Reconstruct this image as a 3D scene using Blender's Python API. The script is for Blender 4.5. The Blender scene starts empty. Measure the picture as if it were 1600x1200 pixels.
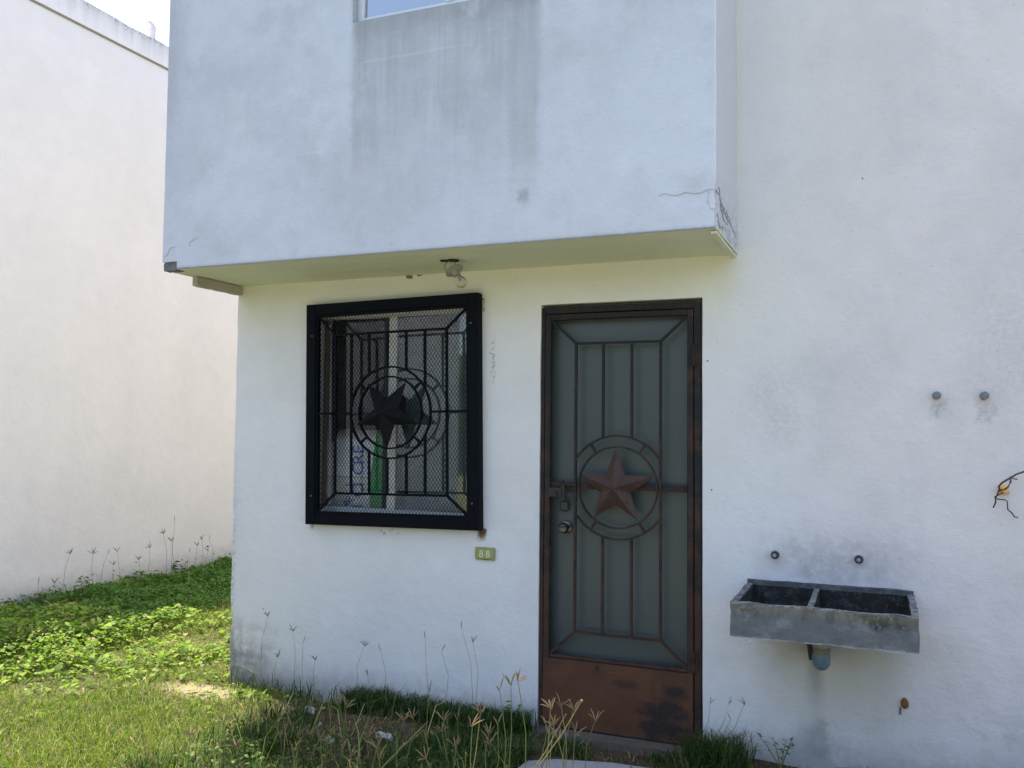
import bpy, bmesh, math, random
import numpy as np
from mathutils import Vector, Matrix, noise as mnoise

random.seed(11)
rng = np.random.default_rng(7)
SC = bpy.context.scene
COL = SC.collection
PI = math.pi

# ------------------------------------------------------------------ camera
cd = bpy.data.cameras.new('camera'); cam = bpy.data.objects.new('camera', cd); COL.objects.link(cam)
yaw, pitch, roll, FPX = 0.39286, 0.04968, 0.00978, 1377.8
f = Vector((-math.sin(yaw)*math.cos(pitch), math.cos(yaw)*math.cos(pitch), math.sin(pitch)))
r = Vector((math.cos(yaw), math.sin(yaw), 0)); u = r.cross(f)
r2 = math.cos(roll)*r + math.sin(roll)*u; u2 = -math.sin(roll)*r + math.cos(roll)*u
M = Matrix((r2, u2, -f)).transposed().to_4x4(); M.translation = (3.5294, -4.2205, 1.4954)
cam.matrix_world = M
cd.sensor_width = 36.0; cd.lens = 36.0*FPX/1600.0; cd.clip_start = 0.05; cd.clip_end = 1000
SC.camera = cam

# ------------------------------------------------------------------ daylight
SUN = Vector((-0.30, 0.12, 1.0)).normalized()
w = bpy.data.worlds.new('World'); SC.world = w; w.use_nodes = True
wn = w.node_tree; bg = wn.nodes['Background']
sky = wn.nodes.new('ShaderNodeTexSky'); sky.sky_type = 'NISHITA'; sky.sun_disc = False
sky.sun_elevation = math.asin(SUN.z); sky.sun_rotation = math.atan2(SUN.x, SUN.y)
sky.dust_density = 2.0; sky.air_density = 1.0; sky.ozone_density = 1.0
wn.links.new(sky.outputs[0], bg.inputs[0]); bg.inputs[1].default_value = 0.15
sl = bpy.data.lights.new('sun', 'SUN'); sl.energy = 3.0; sl.angle = math.radians(0.53); sl.color = (1.0, 0.95, 0.87)
so = bpy.data.objects.new('sun', sl); COL.objects.link(so); so.rotation_euler = SUN.to_track_quat('Z', 'Y').to_euler()
vs = SC.view_settings; vs.view_transform = 'Standard'; vs.look = 'None'; vs.gamma = 1; vs.exposure = 1.5
try: vs.use_curve_mapping = False
except Exception: pass
SC.cycles.max_bounces = 8; SC.cycles.transparent_max_bounces = 12
SC.cycles.use_denoising = True

# ------------------------------------------------------------------ object helpers
def link(o, parent=None):
    COL.objects.link(o)
    if parent: o.parent = parent
    return o
def tag(o, label=None, cat=None, group=None, kind=None):
    if label: o['label'] = label
    if cat: o['category'] = cat
    if group: o['group'] = group
    if kind: o['kind'] = kind
    return o
def empty(name, loc, label, cat, group=None):
    o = bpy.data.objects.new(name, None); o.location = loc; o.empty_display_size = 0.1
    link(o); return tag(o, label, cat, group)
def obj(name, me, mat=None, parent=None, loc=None, smooth=None):
    if isinstance(me, bmesh.types.BMesh):
        bm = me; me = bpy.data.meshes.new(name)
        bmesh.ops.recalc_face_normals(bm, faces=bm.faces)
        bm.to_mesh(me); bm.free()
    if mat: me.materials.append(mat)
    if smooth is not None:
        me.polygons.foreach_set('use_smooth', [True]*len(me.polygons))
        me.set_sharp_from_angle(angle=math.radians(smooth))
    o = bpy.data.objects.new(name, me); link(o, parent)
    if loc: o.location = loc
    return o
def B(): return bmesh.new()
def quad(bm, *ps):
    return bm.faces.new([bm.verts.new(p) for p in ps])
def box(bm, x0, x1, y0, y1, z0, z1, seg=None):
    """box; with seg its faces are gridded so that they can be roughened"""
    def ax(a, b):
        n = 1 if not seg else max(1, int(round((b-a)/seg)))
        return [a+(b-a)*i/n for i in range(n+1)]
    X, Y, Z = ax(x0, x1), ax(y0, y1), ax(z0, z1)
    cache = {}
    def V(p):
        k = tuple(round(c, 5) for c in p)
        if k not in cache: cache[k] = bm.verts.new(p)
        return cache[k]
    def grid(A, C, mk):
        for i in range(len(A)-1):
            for j in range(len(C)-1):
                bm.faces.new([V(mk(A[i], C[j])), V(mk(A[i+1], C[j])), V(mk(A[i+1], C[j+1])), V(mk(A[i], C[j+1]))])
    for z in (z0, z1): grid(X, Y, lambda a, b: (a, b, z))
    for y in (y0, y1): grid(X, Z, lambda a, b: (a, y, b))
    for x in (x0, x1): grid(Y, Z, lambda a, b: (x, a, b))
def rough(bm, amp, freq, amp2=0.0, freq2=20.0):
    for v in bm.verts:
        v.co += mnoise.noise_vector(v.co*freq)*amp + (mnoise.noise_vector(v.co*freq2)*amp2 if amp2 else Vector())
def bar(bm, p, q, wd, dp, side=Vector((0, 1, 0))):
    """rectangular bar from p to q: dp along side, wd across"""
    p, q = Vector(p), Vector(q); d = (q-p).normalized()
    a = d.cross(side).normalized()*wd/2; b = a.cross(d).normalized()*dp/2
    v = [bm.verts.new(c+s*a+t*b) for c in (p, q) for s, t in ((-1, -1), (1, -1), (1, 1), (-1, 1))]
    for i in range(4):
        j = (i+1) % 4; bm.faces.new([v[i], v[j], v[4+j], v[4+i]])
    bm.faces.new(v[0:4]); bm.faces.new(v[4:8])
def tube(bm, pts, rad, n=6, caps=True):
    pts = [Vector(p) for p in pts]; N = len(pts)
    rs = rad if isinstance(rad, (list, tuple)) else [rad]*N
    rings = []; ref = Vector((0.31, 0.2, 0.93))
    for i, p in enumerate(pts):
        d = (pts[min(i+1, N-1)]-pts[max(i-1, 0)]).normalized()
        a = d.cross(ref)
        if a.length < 1e-3: a = d.cross(Vector((1, 0, 0)))
        a.normalize(); b = d.cross(a)
        rings.append([bm.verts.new(p+rs[i]*(math.cos(2*PI*k/n)*a+math.sin(2*PI*k/n)*b)) for k in range(n)])
    for i in range(N-1):
        for k in range(n):
            bm.faces.new([rings[i][k], rings[i][(k+1) % n], rings[i+1][(k+1) % n], rings[i+1][k]])
    if caps: bm.faces.new(rings[0]); bm.faces.new(rings[-1])
def arc(bm, cx, cz, R, a0, a1, y, wd, dp, n=48):
    """flat-bar arc in the xz plane"""
    full = abs(a1-a0-2*PI) < 1e-6
    ring = []
    for i in range(n if full else n+1):
        t = a0+(a1-a0)*i/n; c, s = math.cos(t), math.sin(t)
        ring.append([bm.verts.new((cx+(R+dr)*c, y+dy, cz+(R+dr)*s)) for dr, dy in ((-wd/2, -dp/2), (wd/2, -dp/2), (wd/2, dp/2), (-wd/2, dp/2))])
    m = len(ring)
    for i in range(m if full else m-1):
        A, C = ring[i], ring[(i+1) % m]
        for k in range(4): bm.faces.new([A[k], A[(k+1) % 4], C[(k+1) % 4], C[k]])
    if not full: bm.faces.new(ring[0]); bm.faces.new(ring[-1])
def star(bm, cx, cz, R, y, depth, up=True, k=0.40, seed=1):
    rd = random.Random(seed); o = PI/2 if up else -PI/2
    out = []
    for i in range(10):
        t = o+i*PI/5; q = R*(1+rd.uniform(-.02, .02)) if i % 2 == 0 else R*k
        out.append((cx+q*math.cos(t), cz+q*math.sin(t)))
    F = [bm.verts.new((x, y-.002, z)) for x, z in out]; Bk = [bm.verts.new((x, y+.002, z)) for x, z in out]
    ap = bm.verts.new((cx, y-depth, cz)); bk = bm.verts.new((cx, y+.004, cz))
    for i in range(10):
        j = (i+1) % 10
        bm.faces.new([F[i], F[j], ap]); bm.faces.new([Bk[j], Bk[i], bk]); bm.faces.new([F[j], F[i], Bk[i], Bk[j]])
def lathe(bm, prof, n=20, base=Vector((0, 0, 0)), axis=Vector((0, 0, 1))):
    """prof: (radius, distance along axis)"""
    axis = Vector(axis).normalized(); a = axis.orthogonal().normalized(); b = axis.cross(a)
    rings = []
    for rr, h in prof:
        c = Vector(base)+axis*h
        rings.append([bm.verts.new(c+max(rr, 1e-4)*(math.cos(2*PI*k/n)*a+math.sin(2*PI*k/n)*b)) for k in range(n)])
    for i in range(len(rings)-1):
        for k in range(n):
            bm.faces.new([rings[i][k], rings[i][(k+1) % n], rings[i+1][(k+1) % n], rings[i+1][k]])
    bm.faces.new(rings[0]); bm.faces.new(rings[-1])
def bevel(bm, wd, seg=1):
    bmesh.ops.bevel(bm, geom=list(bm.edges), offset=wd, segments=seg, affect='EDGES', profile=0.5)

# ------------------------------------------------------------------ node helpers
class S:
    def __init__(s, t, k): s.t = t; s.k = k
    def _m(s, op, b=None, rev=False):
        n = s.t.nodes.new('ShaderNodeMath'); n.operation = op
        A = (b, s) if rev else (s, b)
        for i, v in enumerate(A):
            if v is None: continue
            if isinstance(v, S): s.t.links.new(v.k, n.inputs[i])
            else: n.inputs[i].default_value = v
        return S(s.t, n.outputs[0])
    def __add__(s, b): return s._m('ADD', b)
    __radd__ = __add__
    def __mul__(s, b): return s._m('MULTIPLY', b)
    __rmul__ = __mul__
    def __sub__(s, b): return s._m('SUBTRACT', b)
    def __rsub__(s, b): return s._m('SUBTRACT', b, True)
    def mx(s, b): return s._m('MAXIMUM', b)
    def pw(s, b): return s._m('POWER', b)
    def clamp(s):
        n = s.t.nodes.new('ShaderNodeClamp'); s.t.links.new(s.k, n.inputs[0]); return S(s.t, n.outputs[0])
def ss(x, a, b):
    n = x.t.nodes.new('ShaderNodeMapRange'); n.interpolation_type = 'SMOOTHSTEP'
    rev = a > b
    x.t.links.new(x.k, n.inputs['Value'])
    n.inputs['From Min'].default_value = min(a, b); n.inputs['From Max'].default_value = max(a, b)
    n.inputs['To Min'].default_value = 1.0 if rev else 0.0; n.inputs['To Max'].default_value = 0.0 if rev else 1.0
    return S(x.t, n.outputs[0])
def band(x, a, b, sa, sb=None):
    sb = sa if sb is None else sb
    return ss(x, a-sa, a+sa)*ss(x, b+sb, b-sb)
class Mat:
    def __init__(self, name, rough=0.9, spec=0.3):
        self.m = bpy.data.materials.new(name); self.m.use_nodes = True
        self.t = self.m.node_tree; self.p = self.t.nodes['Principled BSDF']
        self.p.inputs['Roughness'].default_value = rough
        self.p.inputs['Specular IOR Level'].default_value = spec
        tc = self.t.nodes.new('ShaderNodeTexCoord'); self.co = tc.outputs['Object']
        sx = self.t.nodes.new('ShaderNodeSeparateXYZ'); self.t.links.new(self.co, sx.inputs[0])
        self.x, self.y, self.z = (S(self.t, sx.outputs[i]) for i in range(3))
    def vec(self, x, y, z):
        n = self.t.nodes.new('ShaderNodeCombineXYZ')
        for i, v in enumerate((x, y, z)):
            if isinstance(v, S): self.t.links.new(v.k, n.inputs[i])
            else: n.inputs[i].default_value = v
        return n.outputs[0]
    def noise(self, scale, detail=4, rough=0.55, vec=None, dist=0.0):
        n = self.t.nodes.new('ShaderNodeTexNoise')
        self.t.links.new(vec if vec is not None else self.co, n.inputs['Vector'])
        n.inputs['Scale'].default_value = scale; n.inputs['Detail'].default_value = detail
        n.inputs['Roughness'].default_value = rough; n.inputs['Distortion'].default_value = dist
        return S(self.t, n.outputs['Fac'])
    def spots(self, scale, size, keep):
        """small round specks: a random share of voronoi cells"""
        n = self.t.nodes.new('ShaderNodeTexVoronoi'); self.t.links.new(self.co, n.inputs['Vector'])
        n.inputs['Scale'].default_value = scale
        c = self.t.nodes.new('ShaderNodeSeparateColor'); self.t.links.new(n.outputs['Color'], c.inputs[0])
        d = S(self.t, n.outputs['Distance']); k = S(self.t, c.outputs[0]); k2 = S(self.t, c.outputs[1])
        return ss(d, size, size*.5)*ss(k, keep+.01, keep-.01)*k2
    def col(self, c):
        n = self.t.nodes.new('ShaderNodeRGB'); n.outputs[0].default_value = (*c, 1); return n.outputs[0]
    def attr(self, name):
        n = self.t.nodes.new('ShaderNodeAttribute'); n.attribute_name = name; return n.outputs['Color']
    def mix(self, fac, a, b, mode='MIX'):
        n = self.t.nodes.new('ShaderNodeMix'); n.data_type = 'RGBA'; n.blend_type = mode
        if isinstance(fac, S): self.t.links.new(fac.k, n.inputs[0])
        else: n.inputs[0].default_value = fac
        for v, i in ((a, 6), (b, 7)):
            if isinstance(v, tuple): n.inputs[i].default_value = (*v, 1)
            else: self.t.links.new(v, n.inputs[i])
        return n.outputs[2]
    def mulval(self, c, v):
        """colour times a grey value"""
        n = self.t.nodes.new('ShaderNodeVectorMath'); n.operation = 'SCALE'
        self.t.links.new(c, n.inputs[0]); self.t.links.new(v.k, n.inputs['Scale'])
        return n.outputs[0]
    def base(self, c):
        if isinstance(c, tuple): self.p.inputs['Base Color'].default_value = (*c, 1)
        else: self.t.links.new(c, self.p.inputs['Base Color'])
    def rgh(self, v): self.t.links.new(v.k, self.p.inputs['Roughness'])
    def bump(self, v, dist, strength=1.0):
        n = self.t.nodes.new('ShaderNodeBump'); n.inputs['Distance'].default_value = dist
        n.inputs['Strength'].default_value = strength
        self.t.links.new(v.k, n.inputs['Height']); self.t.links.new(n.outputs[0], self.p.inputs['Normal'])
def simple(name, c, rough=0.6, metal=0.0, spec=0.4, var=0.15, scale=30, bump=0.0):
    M = Mat(name, rough, spec); M.p.inputs['Metallic'].default_value = metal
    n = M.noise(scale, 4)
    M.base(M.mulval(M.col(c), (n-0.5)*(2*var)+1.0))
    if bump: M.bump(n, bump)
    return M.m
def add_grain(M, c, strength=1.0):
    """trowelled, rolled white plaster: mottling, roller grain, brushed streaks"""
    big = M.noise(1.3, 5, .6); mid = M.noise(7, 5, .65); fine = M.noise(160, 2, .6)
    vo = M.t.nodes.new('ShaderNodeTexVoronoi'); vo.feature = 'SMOOTH_F1'; vo.inputs['Scale'].default_value = 1.7; vo.inputs['Smoothness'].default_value = .25
    wv = M.t.nodes.new('ShaderNodeVectorMath'); wv.operation = 'MULTIPLY_ADD'
    nz = M.t.nodes.new('ShaderNodeTexNoise'); nz.inputs['Scale'].default_value = 3.0; M.t.links.new(M.co, nz.inputs['Vector'])
    M.t.links.new(nz.outputs['Color'], wv.inputs[0]); wv.inputs[1].default_value = (.5, .5, .5); M.t.links.new(M.co, wv.inputs[2]); M.t.links.new(wv.outputs[0], vo.inputs['Vector'])
    sc_ = M.t.nodes.new('ShaderNodeSeparateColor'); M.t.links.new(vo.outputs['Color'], sc_.inputs[0]); patch = S(M.t, sc_.outputs[0])
    v = 1.0+(big-.5)*(.20*strength)+(mid-.5)*(.12*strength)+(fine-.5)*.06+(patch-.5)*(.06*strength)
    scr = M.noise(1.0, 3, .6, M.vec(M.x*6+M.z*3, M.y*6, M.z*70)); v = v-ss(scr, .66, .74)*(.07*strength)
    c = M.mulval(c, v)
    und = M.noise(9, 3, .5); pit = M.spots(70, .22, .10)
    M.bump(und*2.2+fine*.6+M.noise(45, 3)*.8-pit*.8+M.noise(2.5, 3)*4.0, .0026)
    return c

# ------------------------------------------------------------------ plaster of the near house, lower walls
WHITE = (.735, .71, .69)
def mat_lower():
    M = Mat('weathered_white_plaster', .92, .25); x, y, z = M.x, M.y, M.z
    front = ss(y, .05, .0)
    n1 = M.noise(5, 6, .65); n2 = M.noise(16, 5, .65); n3 = M.noise(45, 4, .7)
    c = add_grain(M, M.col(WHITE))
    # grime: splashed dirt along the foot of the wall
    foot = ss(z+(n2-.5)*.22, .20, -.02)*.62
    c = M.mix(foot, c, (.30, .28, .245))
    # black mildew rising at the free corner
    mil = ss(x+(n1-.5)*.5, .40, -.02)*ss(z+(n1-.5)*.35, .46, .06)
    c = M.mix(mil*ss(n2, .30, .58)*.95, c, (.10, .105, .10))
    c = M.mix(ss(z+(n1-.5)*.3, .26, .0)*ss(x, .9, .1)*.5, c, (.27, .265, .25))
    edge = ss(x, .05, .0)*ss(n3, .42, .60)*ss(z, 1.6, .6)
    c = M.mix(edge*.5, c, (.2, .2, .2))
    # olive-cream tint under the slab, painting in light bounced off the grass
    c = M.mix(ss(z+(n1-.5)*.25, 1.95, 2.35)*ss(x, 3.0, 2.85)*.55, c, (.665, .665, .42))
    # grey water marks on the wide blind wall to the right
    right = ss(x, 2.95, 3.1)
    c = M.mix(ss(x, 2.9, 3.6)*.8, c, M.mulval(M.mix(1.0, c, (1.0, .935, .93), 'MULTIPLY'), 1.0-ss(z, .2, 3.5)*.10))
    c = M.mix(right*ss(M.noise(2.0, 6, .6), .45, .75)*.30, c, (.48, .465, .47))
    c = M.mix(right*ss(M.noise(3.4, 6, .7, M.vec(x*1.0, 0.0, z*.5)), .50, .72)*.14, c, (.40, .395, .41))
    # splashes above the sink, damp below it
    spl = band(x+(n1-.5)*.25, 3.08, 3.62, .14)*band(z+(n1-.5)*.2, .80, 1.02, .10)
    c = M.mix(spl*ss(n2, .25, .7)*.50, c, (.25, .255, .265))
    c = M.mix(band(x+(n1-.5)*.15, 3.05, 3.6, .1)*band(z+(n1-.5)*.12, .22, .68, .2, .02)*.40, c, (.47, .43, .29))
    drip = band(x+(n2-.5)*.05, 3.235, 3.29, .03)*band(z, .30, .66, .12, .02)
    c = M.mix(drip*.5, c, (.2, .19, .16))
    c = M.mix(band(x+(n2-.5)*.2, 3.2, 3.32, .07)*band(z+(n2-.5)*.2, .0, .2, .06)*.6, c, (.24, .235, .22))
    c = M.mix(band(x+(n2-.5)*.2, 3.95, 4.12, .07)*band(z+(n2-.5)*.3, .0, .32, .1)*ss(n2, .3, .7)*.40, c, (.27, .27, .275))
    for (cx, cz, s, a) in ((3.10, 1.66, .13, .16), (3.77, 1.59, .024, .55), (3.95, 1.58, .034, .55), (4.1, 1.85, .2, .18), (3.12, 1.5, .08, .14)):
        c = M.mix(band(x+(n2-.5)*.14, cx-s, cx+s, s*.6)*band(z+(n2-.5)*.14, cz-s*1.2, cz+s*1.2, s*.7)*ss(n3, .3, .7)*a, c, (.26, .26, .27))
    # rust bled from the window guard and its anchors
    for (cx, cz, s, l, a) in ((1.617, .945, .022, .03, .95), (1.612, 2.165, .006, .06, .55), (.56, .93, .012, .015, .6)):
        c = M.mix(band(x+(n3-.5)*.05, cx-s, cx+s, s*.7)*band(z+(n3-.5)*.05, cz-l, cz+s, s)*a, c, (.17, .075, .03))
    c = M.mix(band(x+(n3-.5)*.03, 1.655, 1.685, .012)*band(z+(n2-.5)*.1, 1.75, 1.95, .05)*ss(n3, .5, .6)*.75, c, (.2, .2, .19))
    c = M.mix(band(x+(n2-.5)*.1, 1.0, 1.12, .04)*band(z, .905, .94, .015)*ss(n3, .52, .6)*.8, c, (.22, .21, .19))
    # fly specks, chips
    c = M.mix(M.spots(9, .05, .32)*.95, c, (.12, .11, .10))
    c = M.mix(M.spots(24, .07, .20)*.8, c, (.2, .19, .18))
    M.base(c); return M.m
def mat_upper():
    M = Mat('rain_streaked_white_plaster', .92, .25); x, y, z = M.x, M.y, M.z
    n1 = M.noise(4, 6, .65); n2 = M.noise(14, 5, .65); n3 = M.noise(45, 4, .7)
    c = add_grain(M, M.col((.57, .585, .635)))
    streak = M.noise(1.0, 5, .65, M.vec(x*16, 0.0, z*1.1)); fstreak = M.noise(1.0, 4, .7, M.vec(x*55, 0.0, z*2.2))
    # rain stain hanging under the upper window, straight-sided
    st = band(x+(n3-.5)*.02+(n2-.5)*.12*ss(z, 3.3, 2.9), 1.155, 2.14, .03)*ss(z+(n1-.5)*.7, 2.35, 3.30)
    st = st*(streak*1.1+fstreak*.6+n1*.40-.40).clamp()
    c = M.mix((st*1.2).clamp()*.66, c, (.27, .285, .28))
    c = M.mix(band(x+(n3-.5)*.02, 1.155, 2.14, .02)*ss(z+(n2-.5)*.2, 3.30, 3.49)*.5, c, (.22, .225, .225))
    c = M.mix(band(x+(n2-.5)*.06, 2.0, 2.12, .03)*ss(z+(n1-.5)*.3, 2.42, 2.75)*ss(z, 3.2, 2.75)*.26, c, (.30, .315, .31))
    c = M.mix(band(x+(n3-.5)*.07, 2.045, 2.095, .022)*band(z+(n3-.5)*.05, 2.505, 2.565, .025)*.5, c, (.2, .215, .21))
    c = M.mix(band(x+(n2-.5)*.05, 1.16, 1.215, .02)*band(z+(n2-.5)*.3, 2.75, 3.4, .2)*.14, c, (.3, .32, .32))
    # grey weathering: left edge, general runs, lower right cloud
    c = M.mix(ss(x+(n1-.5)*.2, .16, -.03)*ss(z+(n1-.5)*.6, 2.5, 3.4)*.45, c, (.33, .34, .35))
    c = M.mix(ss(z+(streak-.5)*.9, 2.9, 3.9)*ss(x, 1.1, .2)*.22, c, (.40, .39, .40))
    c = M.mix(ss(M.noise(1.7, 6, .65), .42, .68)*.36, c, (.40, .41, .415))
    c = M.mix(ss(M.noise(4.5, 6, .7), .50, .68)*.22, c, (.36, .375, .375))
    c = M.mix(ss(M.noise(2.2, 5, .7, M.vec(x*1.0+3.3, 0.0, z*.8)), .55, .70)*.35, c, (.66, .67, .69))
    # paler block joints showing through the paint
    for zz, wd in ((3.08, .006), (2.86, .006), (3.28, .004)):
        c = M.mix(band(z+(n2-.5)*.03, zz-wd, zz+wd, .007)*band(x, .9, 2.1, .2)*ss(M.noise(4.5, 2), .48, .66)*.20, c, (.8, .8, .8))
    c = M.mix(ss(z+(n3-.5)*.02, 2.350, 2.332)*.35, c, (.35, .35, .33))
    # return face: scuffs at its lower back edge
    side = ss(x, 2.915, 2.925)
    c = M.mix(side*.85, c, (.66, .64, .655))
    c = M.mix(side*ss(z+(n2-.5)*.2, 2.62, 2.36)*ss(n3, .45, .62)*.6, c, (.25, .24, .25))
    # underside
    c = M.mix(ss(z+(n3-.5)*.006, 2.335, 2.329)*ss(y, OY+.004, OY+.002)*.75, c, (.16, .165, .15))  # shadow line along the facade's lower edge, painted dark
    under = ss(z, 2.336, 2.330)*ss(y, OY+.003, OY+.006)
    c = M.mix(under*.75, c, (.70, .72, .49))  # grass bounce light painted onto the soffit as an olive-cream tint
    c = M.mix(M.spots(8, .05, .24)*.85, c, (.14, .14, .14))
    c = M.mix(M.spots(21, .05, .10)*.7, c, (.25, .25, .25))
    M.base(c); return M.m
def mat_neighbour():
    M = Mat('neighbour_plaster', .93, .2); x, y, z = M.x, M.y, M.z
    n1 = M.noise(3, 6, .6); n2 = M.noise(14, 5, .6); n3 = M.noise(45, 4, .7)
    c = add_grain(M, M.col((.93, .84, .825)), .6)
    run = M.noise(1.0, 5, .6, M.vec(0.0, y*7, z*.6))
    c = M.mix(ss(z+(run-.5)*.5, 5.02, 5.25)*.35, c, (.42, .40, .42))
    c = M.mix(ss(z+(n2-.5)*.16, .26, .02)*.5, c, (.34, .32, .28))
    c = M.mix(ss(M.noise(.8, 5, .6), .5, .75)*.12, c, (.52, .49, .47))
    c = M.mix(ss(z+(run-.5)*.3, 5.18, 5.27)*ss(n3, .4, .6)*.7, c, (.18, .17, .18))
    c = M.mix(M.spots(6, .035, .12)*.6, c, (.2, .2, .2))
    M.base(c); return M.m
OY = -.585
PL, PU, PN = mat_lower(), mat_upper(), mat_neighbour()
def mat_concrete(name, c, dark, amt=.5, scale=12):
    M = Mat(name, .95, .2); n = M.noise(scale, 6, .65); g = M.noise(120, 3, .7); sp = M.spots(60, .3, .25)
    k = M.mulval(M.col(c), (g-.5)*.35+(n-.5)*.3+1.0)
    k = M.mix(ss(n, .45, .7)*amt, k, dark); k = M.mix(sp*.5, k, (.06, .06, .055))
    M.base(k); M.bump(g+n*1.5-sp, .003); return M.m
CONC = mat_concrete('raw_concrete', (.30, .29, .27), (.14, .135, .125))
DARKROOM = simple('room_plaster', (.22, .23, .23), .95)
CRACK = simple('crack_grime', (.33, .325, .33), .95)

# ------------------------------------------------------------------ HOUSE
house = empty('house', (0, 0, 0), 'white plastered two-storey house with overhanging upper floor, barred door and window', 'house')
GX, TOP, OX0_ = 6.3, 5.6, -.025
WX0, WX1, WZ0, WZ1 = .53, 1.60, .995, 2.14          # window opening
DX0, DX1, DZ1 = 1.937, 2.762, 2.128                 # door opening
def front_wall():
    bm = B(); T = .15
    def cuts(brk, seg):
        out = []
        for a, b in zip(brk[:-1], brk[1:]):
            n = max(1, int(round((b-a)/seg))); out += [a+(b-a)*i/n for i in range(n)]
        return out+[brk[-1]]
    X = cuts([0, WX0, WX1, DX0, DX1, 4.3, GX], .09); Z = cuts([-.4, 0, WZ0, WZ1-.012, WZ1, TOP], .09)
    Z = cuts([-.4, 0.0, WZ0, DZ1, WZ1, TOP], .09)
    def hole(xc, zc):
        return (WX0 < xc < WX1 and WZ0 < zc < WZ1) or (DX0 < xc < DX1 and 0 < zc < DZ1)
    cache = {}
    def V(x, y, z):
        k = (round(x, 5), y, round(z, 5))
        if k not in cache: cache[k] = bm.verts.new((x, y, z))
        return cache[k]
    solid = {}
    for i in range(len(X)-1):
        for j in range(len(Z)-1):
            solid[i, j] = not hole((X[i]+X[i+1])/2, (Z[j]+Z[j+1])/2)
    for (i, j), s in solid.items():
        if not s: continue
        x0, x1, z0, z1 = X[i], X[i+1], Z[j], Z[j+1]
        bm.faces.new([V(x0, 0, z0), V(x1, 0, z0), V(x1, 0, z1), V(x0, 0, z1)])
        bm.faces.new([V(x0, T, z0), V(x0, T, z1), V(x1, T, z1), V(x1, T, z0)])
        for di, dj, a, b in ((-1, 0, (x0, z0), (x0, z1)), (1, 0, (x1, z1), (x1, z0)), (0, -1, (x1, z0), (x0, z0)), (0, 1, (x0, z1), (x1, z1))):
            if not solid.get((i+di, j+dj), False):
                bm.faces.new([V(a[0], 0, a[1]), V(b[0], 0, b[1]), V(b[0], T, b[1]), V(a[0], T, a[1])])
    for v in bm.verts:
        n = mnoise.noise_vector(v.co*4.0); v.co += Vector((n.x*.0022, n.y*.0012, n.z*.0022))
        if v.co.x < .02:                            # worn free corner, knocked off in one place
            h = v.co.z; v.co.x += abs(mnoise.noise(Vector((0, 3, h*9))))*.012
            if .33 < h < .44: v.co.x += .018
            if -.05 < h < .1: v.co.x += .012
    return bm
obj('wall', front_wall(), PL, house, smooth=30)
bm = B(); box(bm, 0.004, .15, .151, 7.8, -.4, TOP, .6)
obj('wall', bm, PL, house)
bm = B(); box(bm, .151, GX, 7.65, 7.8, -.4, TOP); box(bm, GX-.15, GX-.002, .151, 7.649, -.4, TOP)
obj('wall', bm, PL, house)
bm = B(); box(bm, 0, GX, 0, 7.8, TOP+.002, TOP+.16)
box(bm, OX0_, 2.926, -.585, -.001, TOP+.002, TOP+.16)
obj('roof', bm, CONC, house)
bm = B(); box(bm, .152, GX-.152, .152, 7.64, -.12, .0); obj('floor', bm, CONC, house)
bm = B(); box(bm, .152, GX-.152, .152, 7.64, 2.33, 2.45); obj('ceiling', bm, DARKROOM, house)
bm = B(); box(bm, .152, GX-.152, 3.2, 3.3, .001, 2.329); obj('partition', bm, DARKROOM, house)

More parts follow.
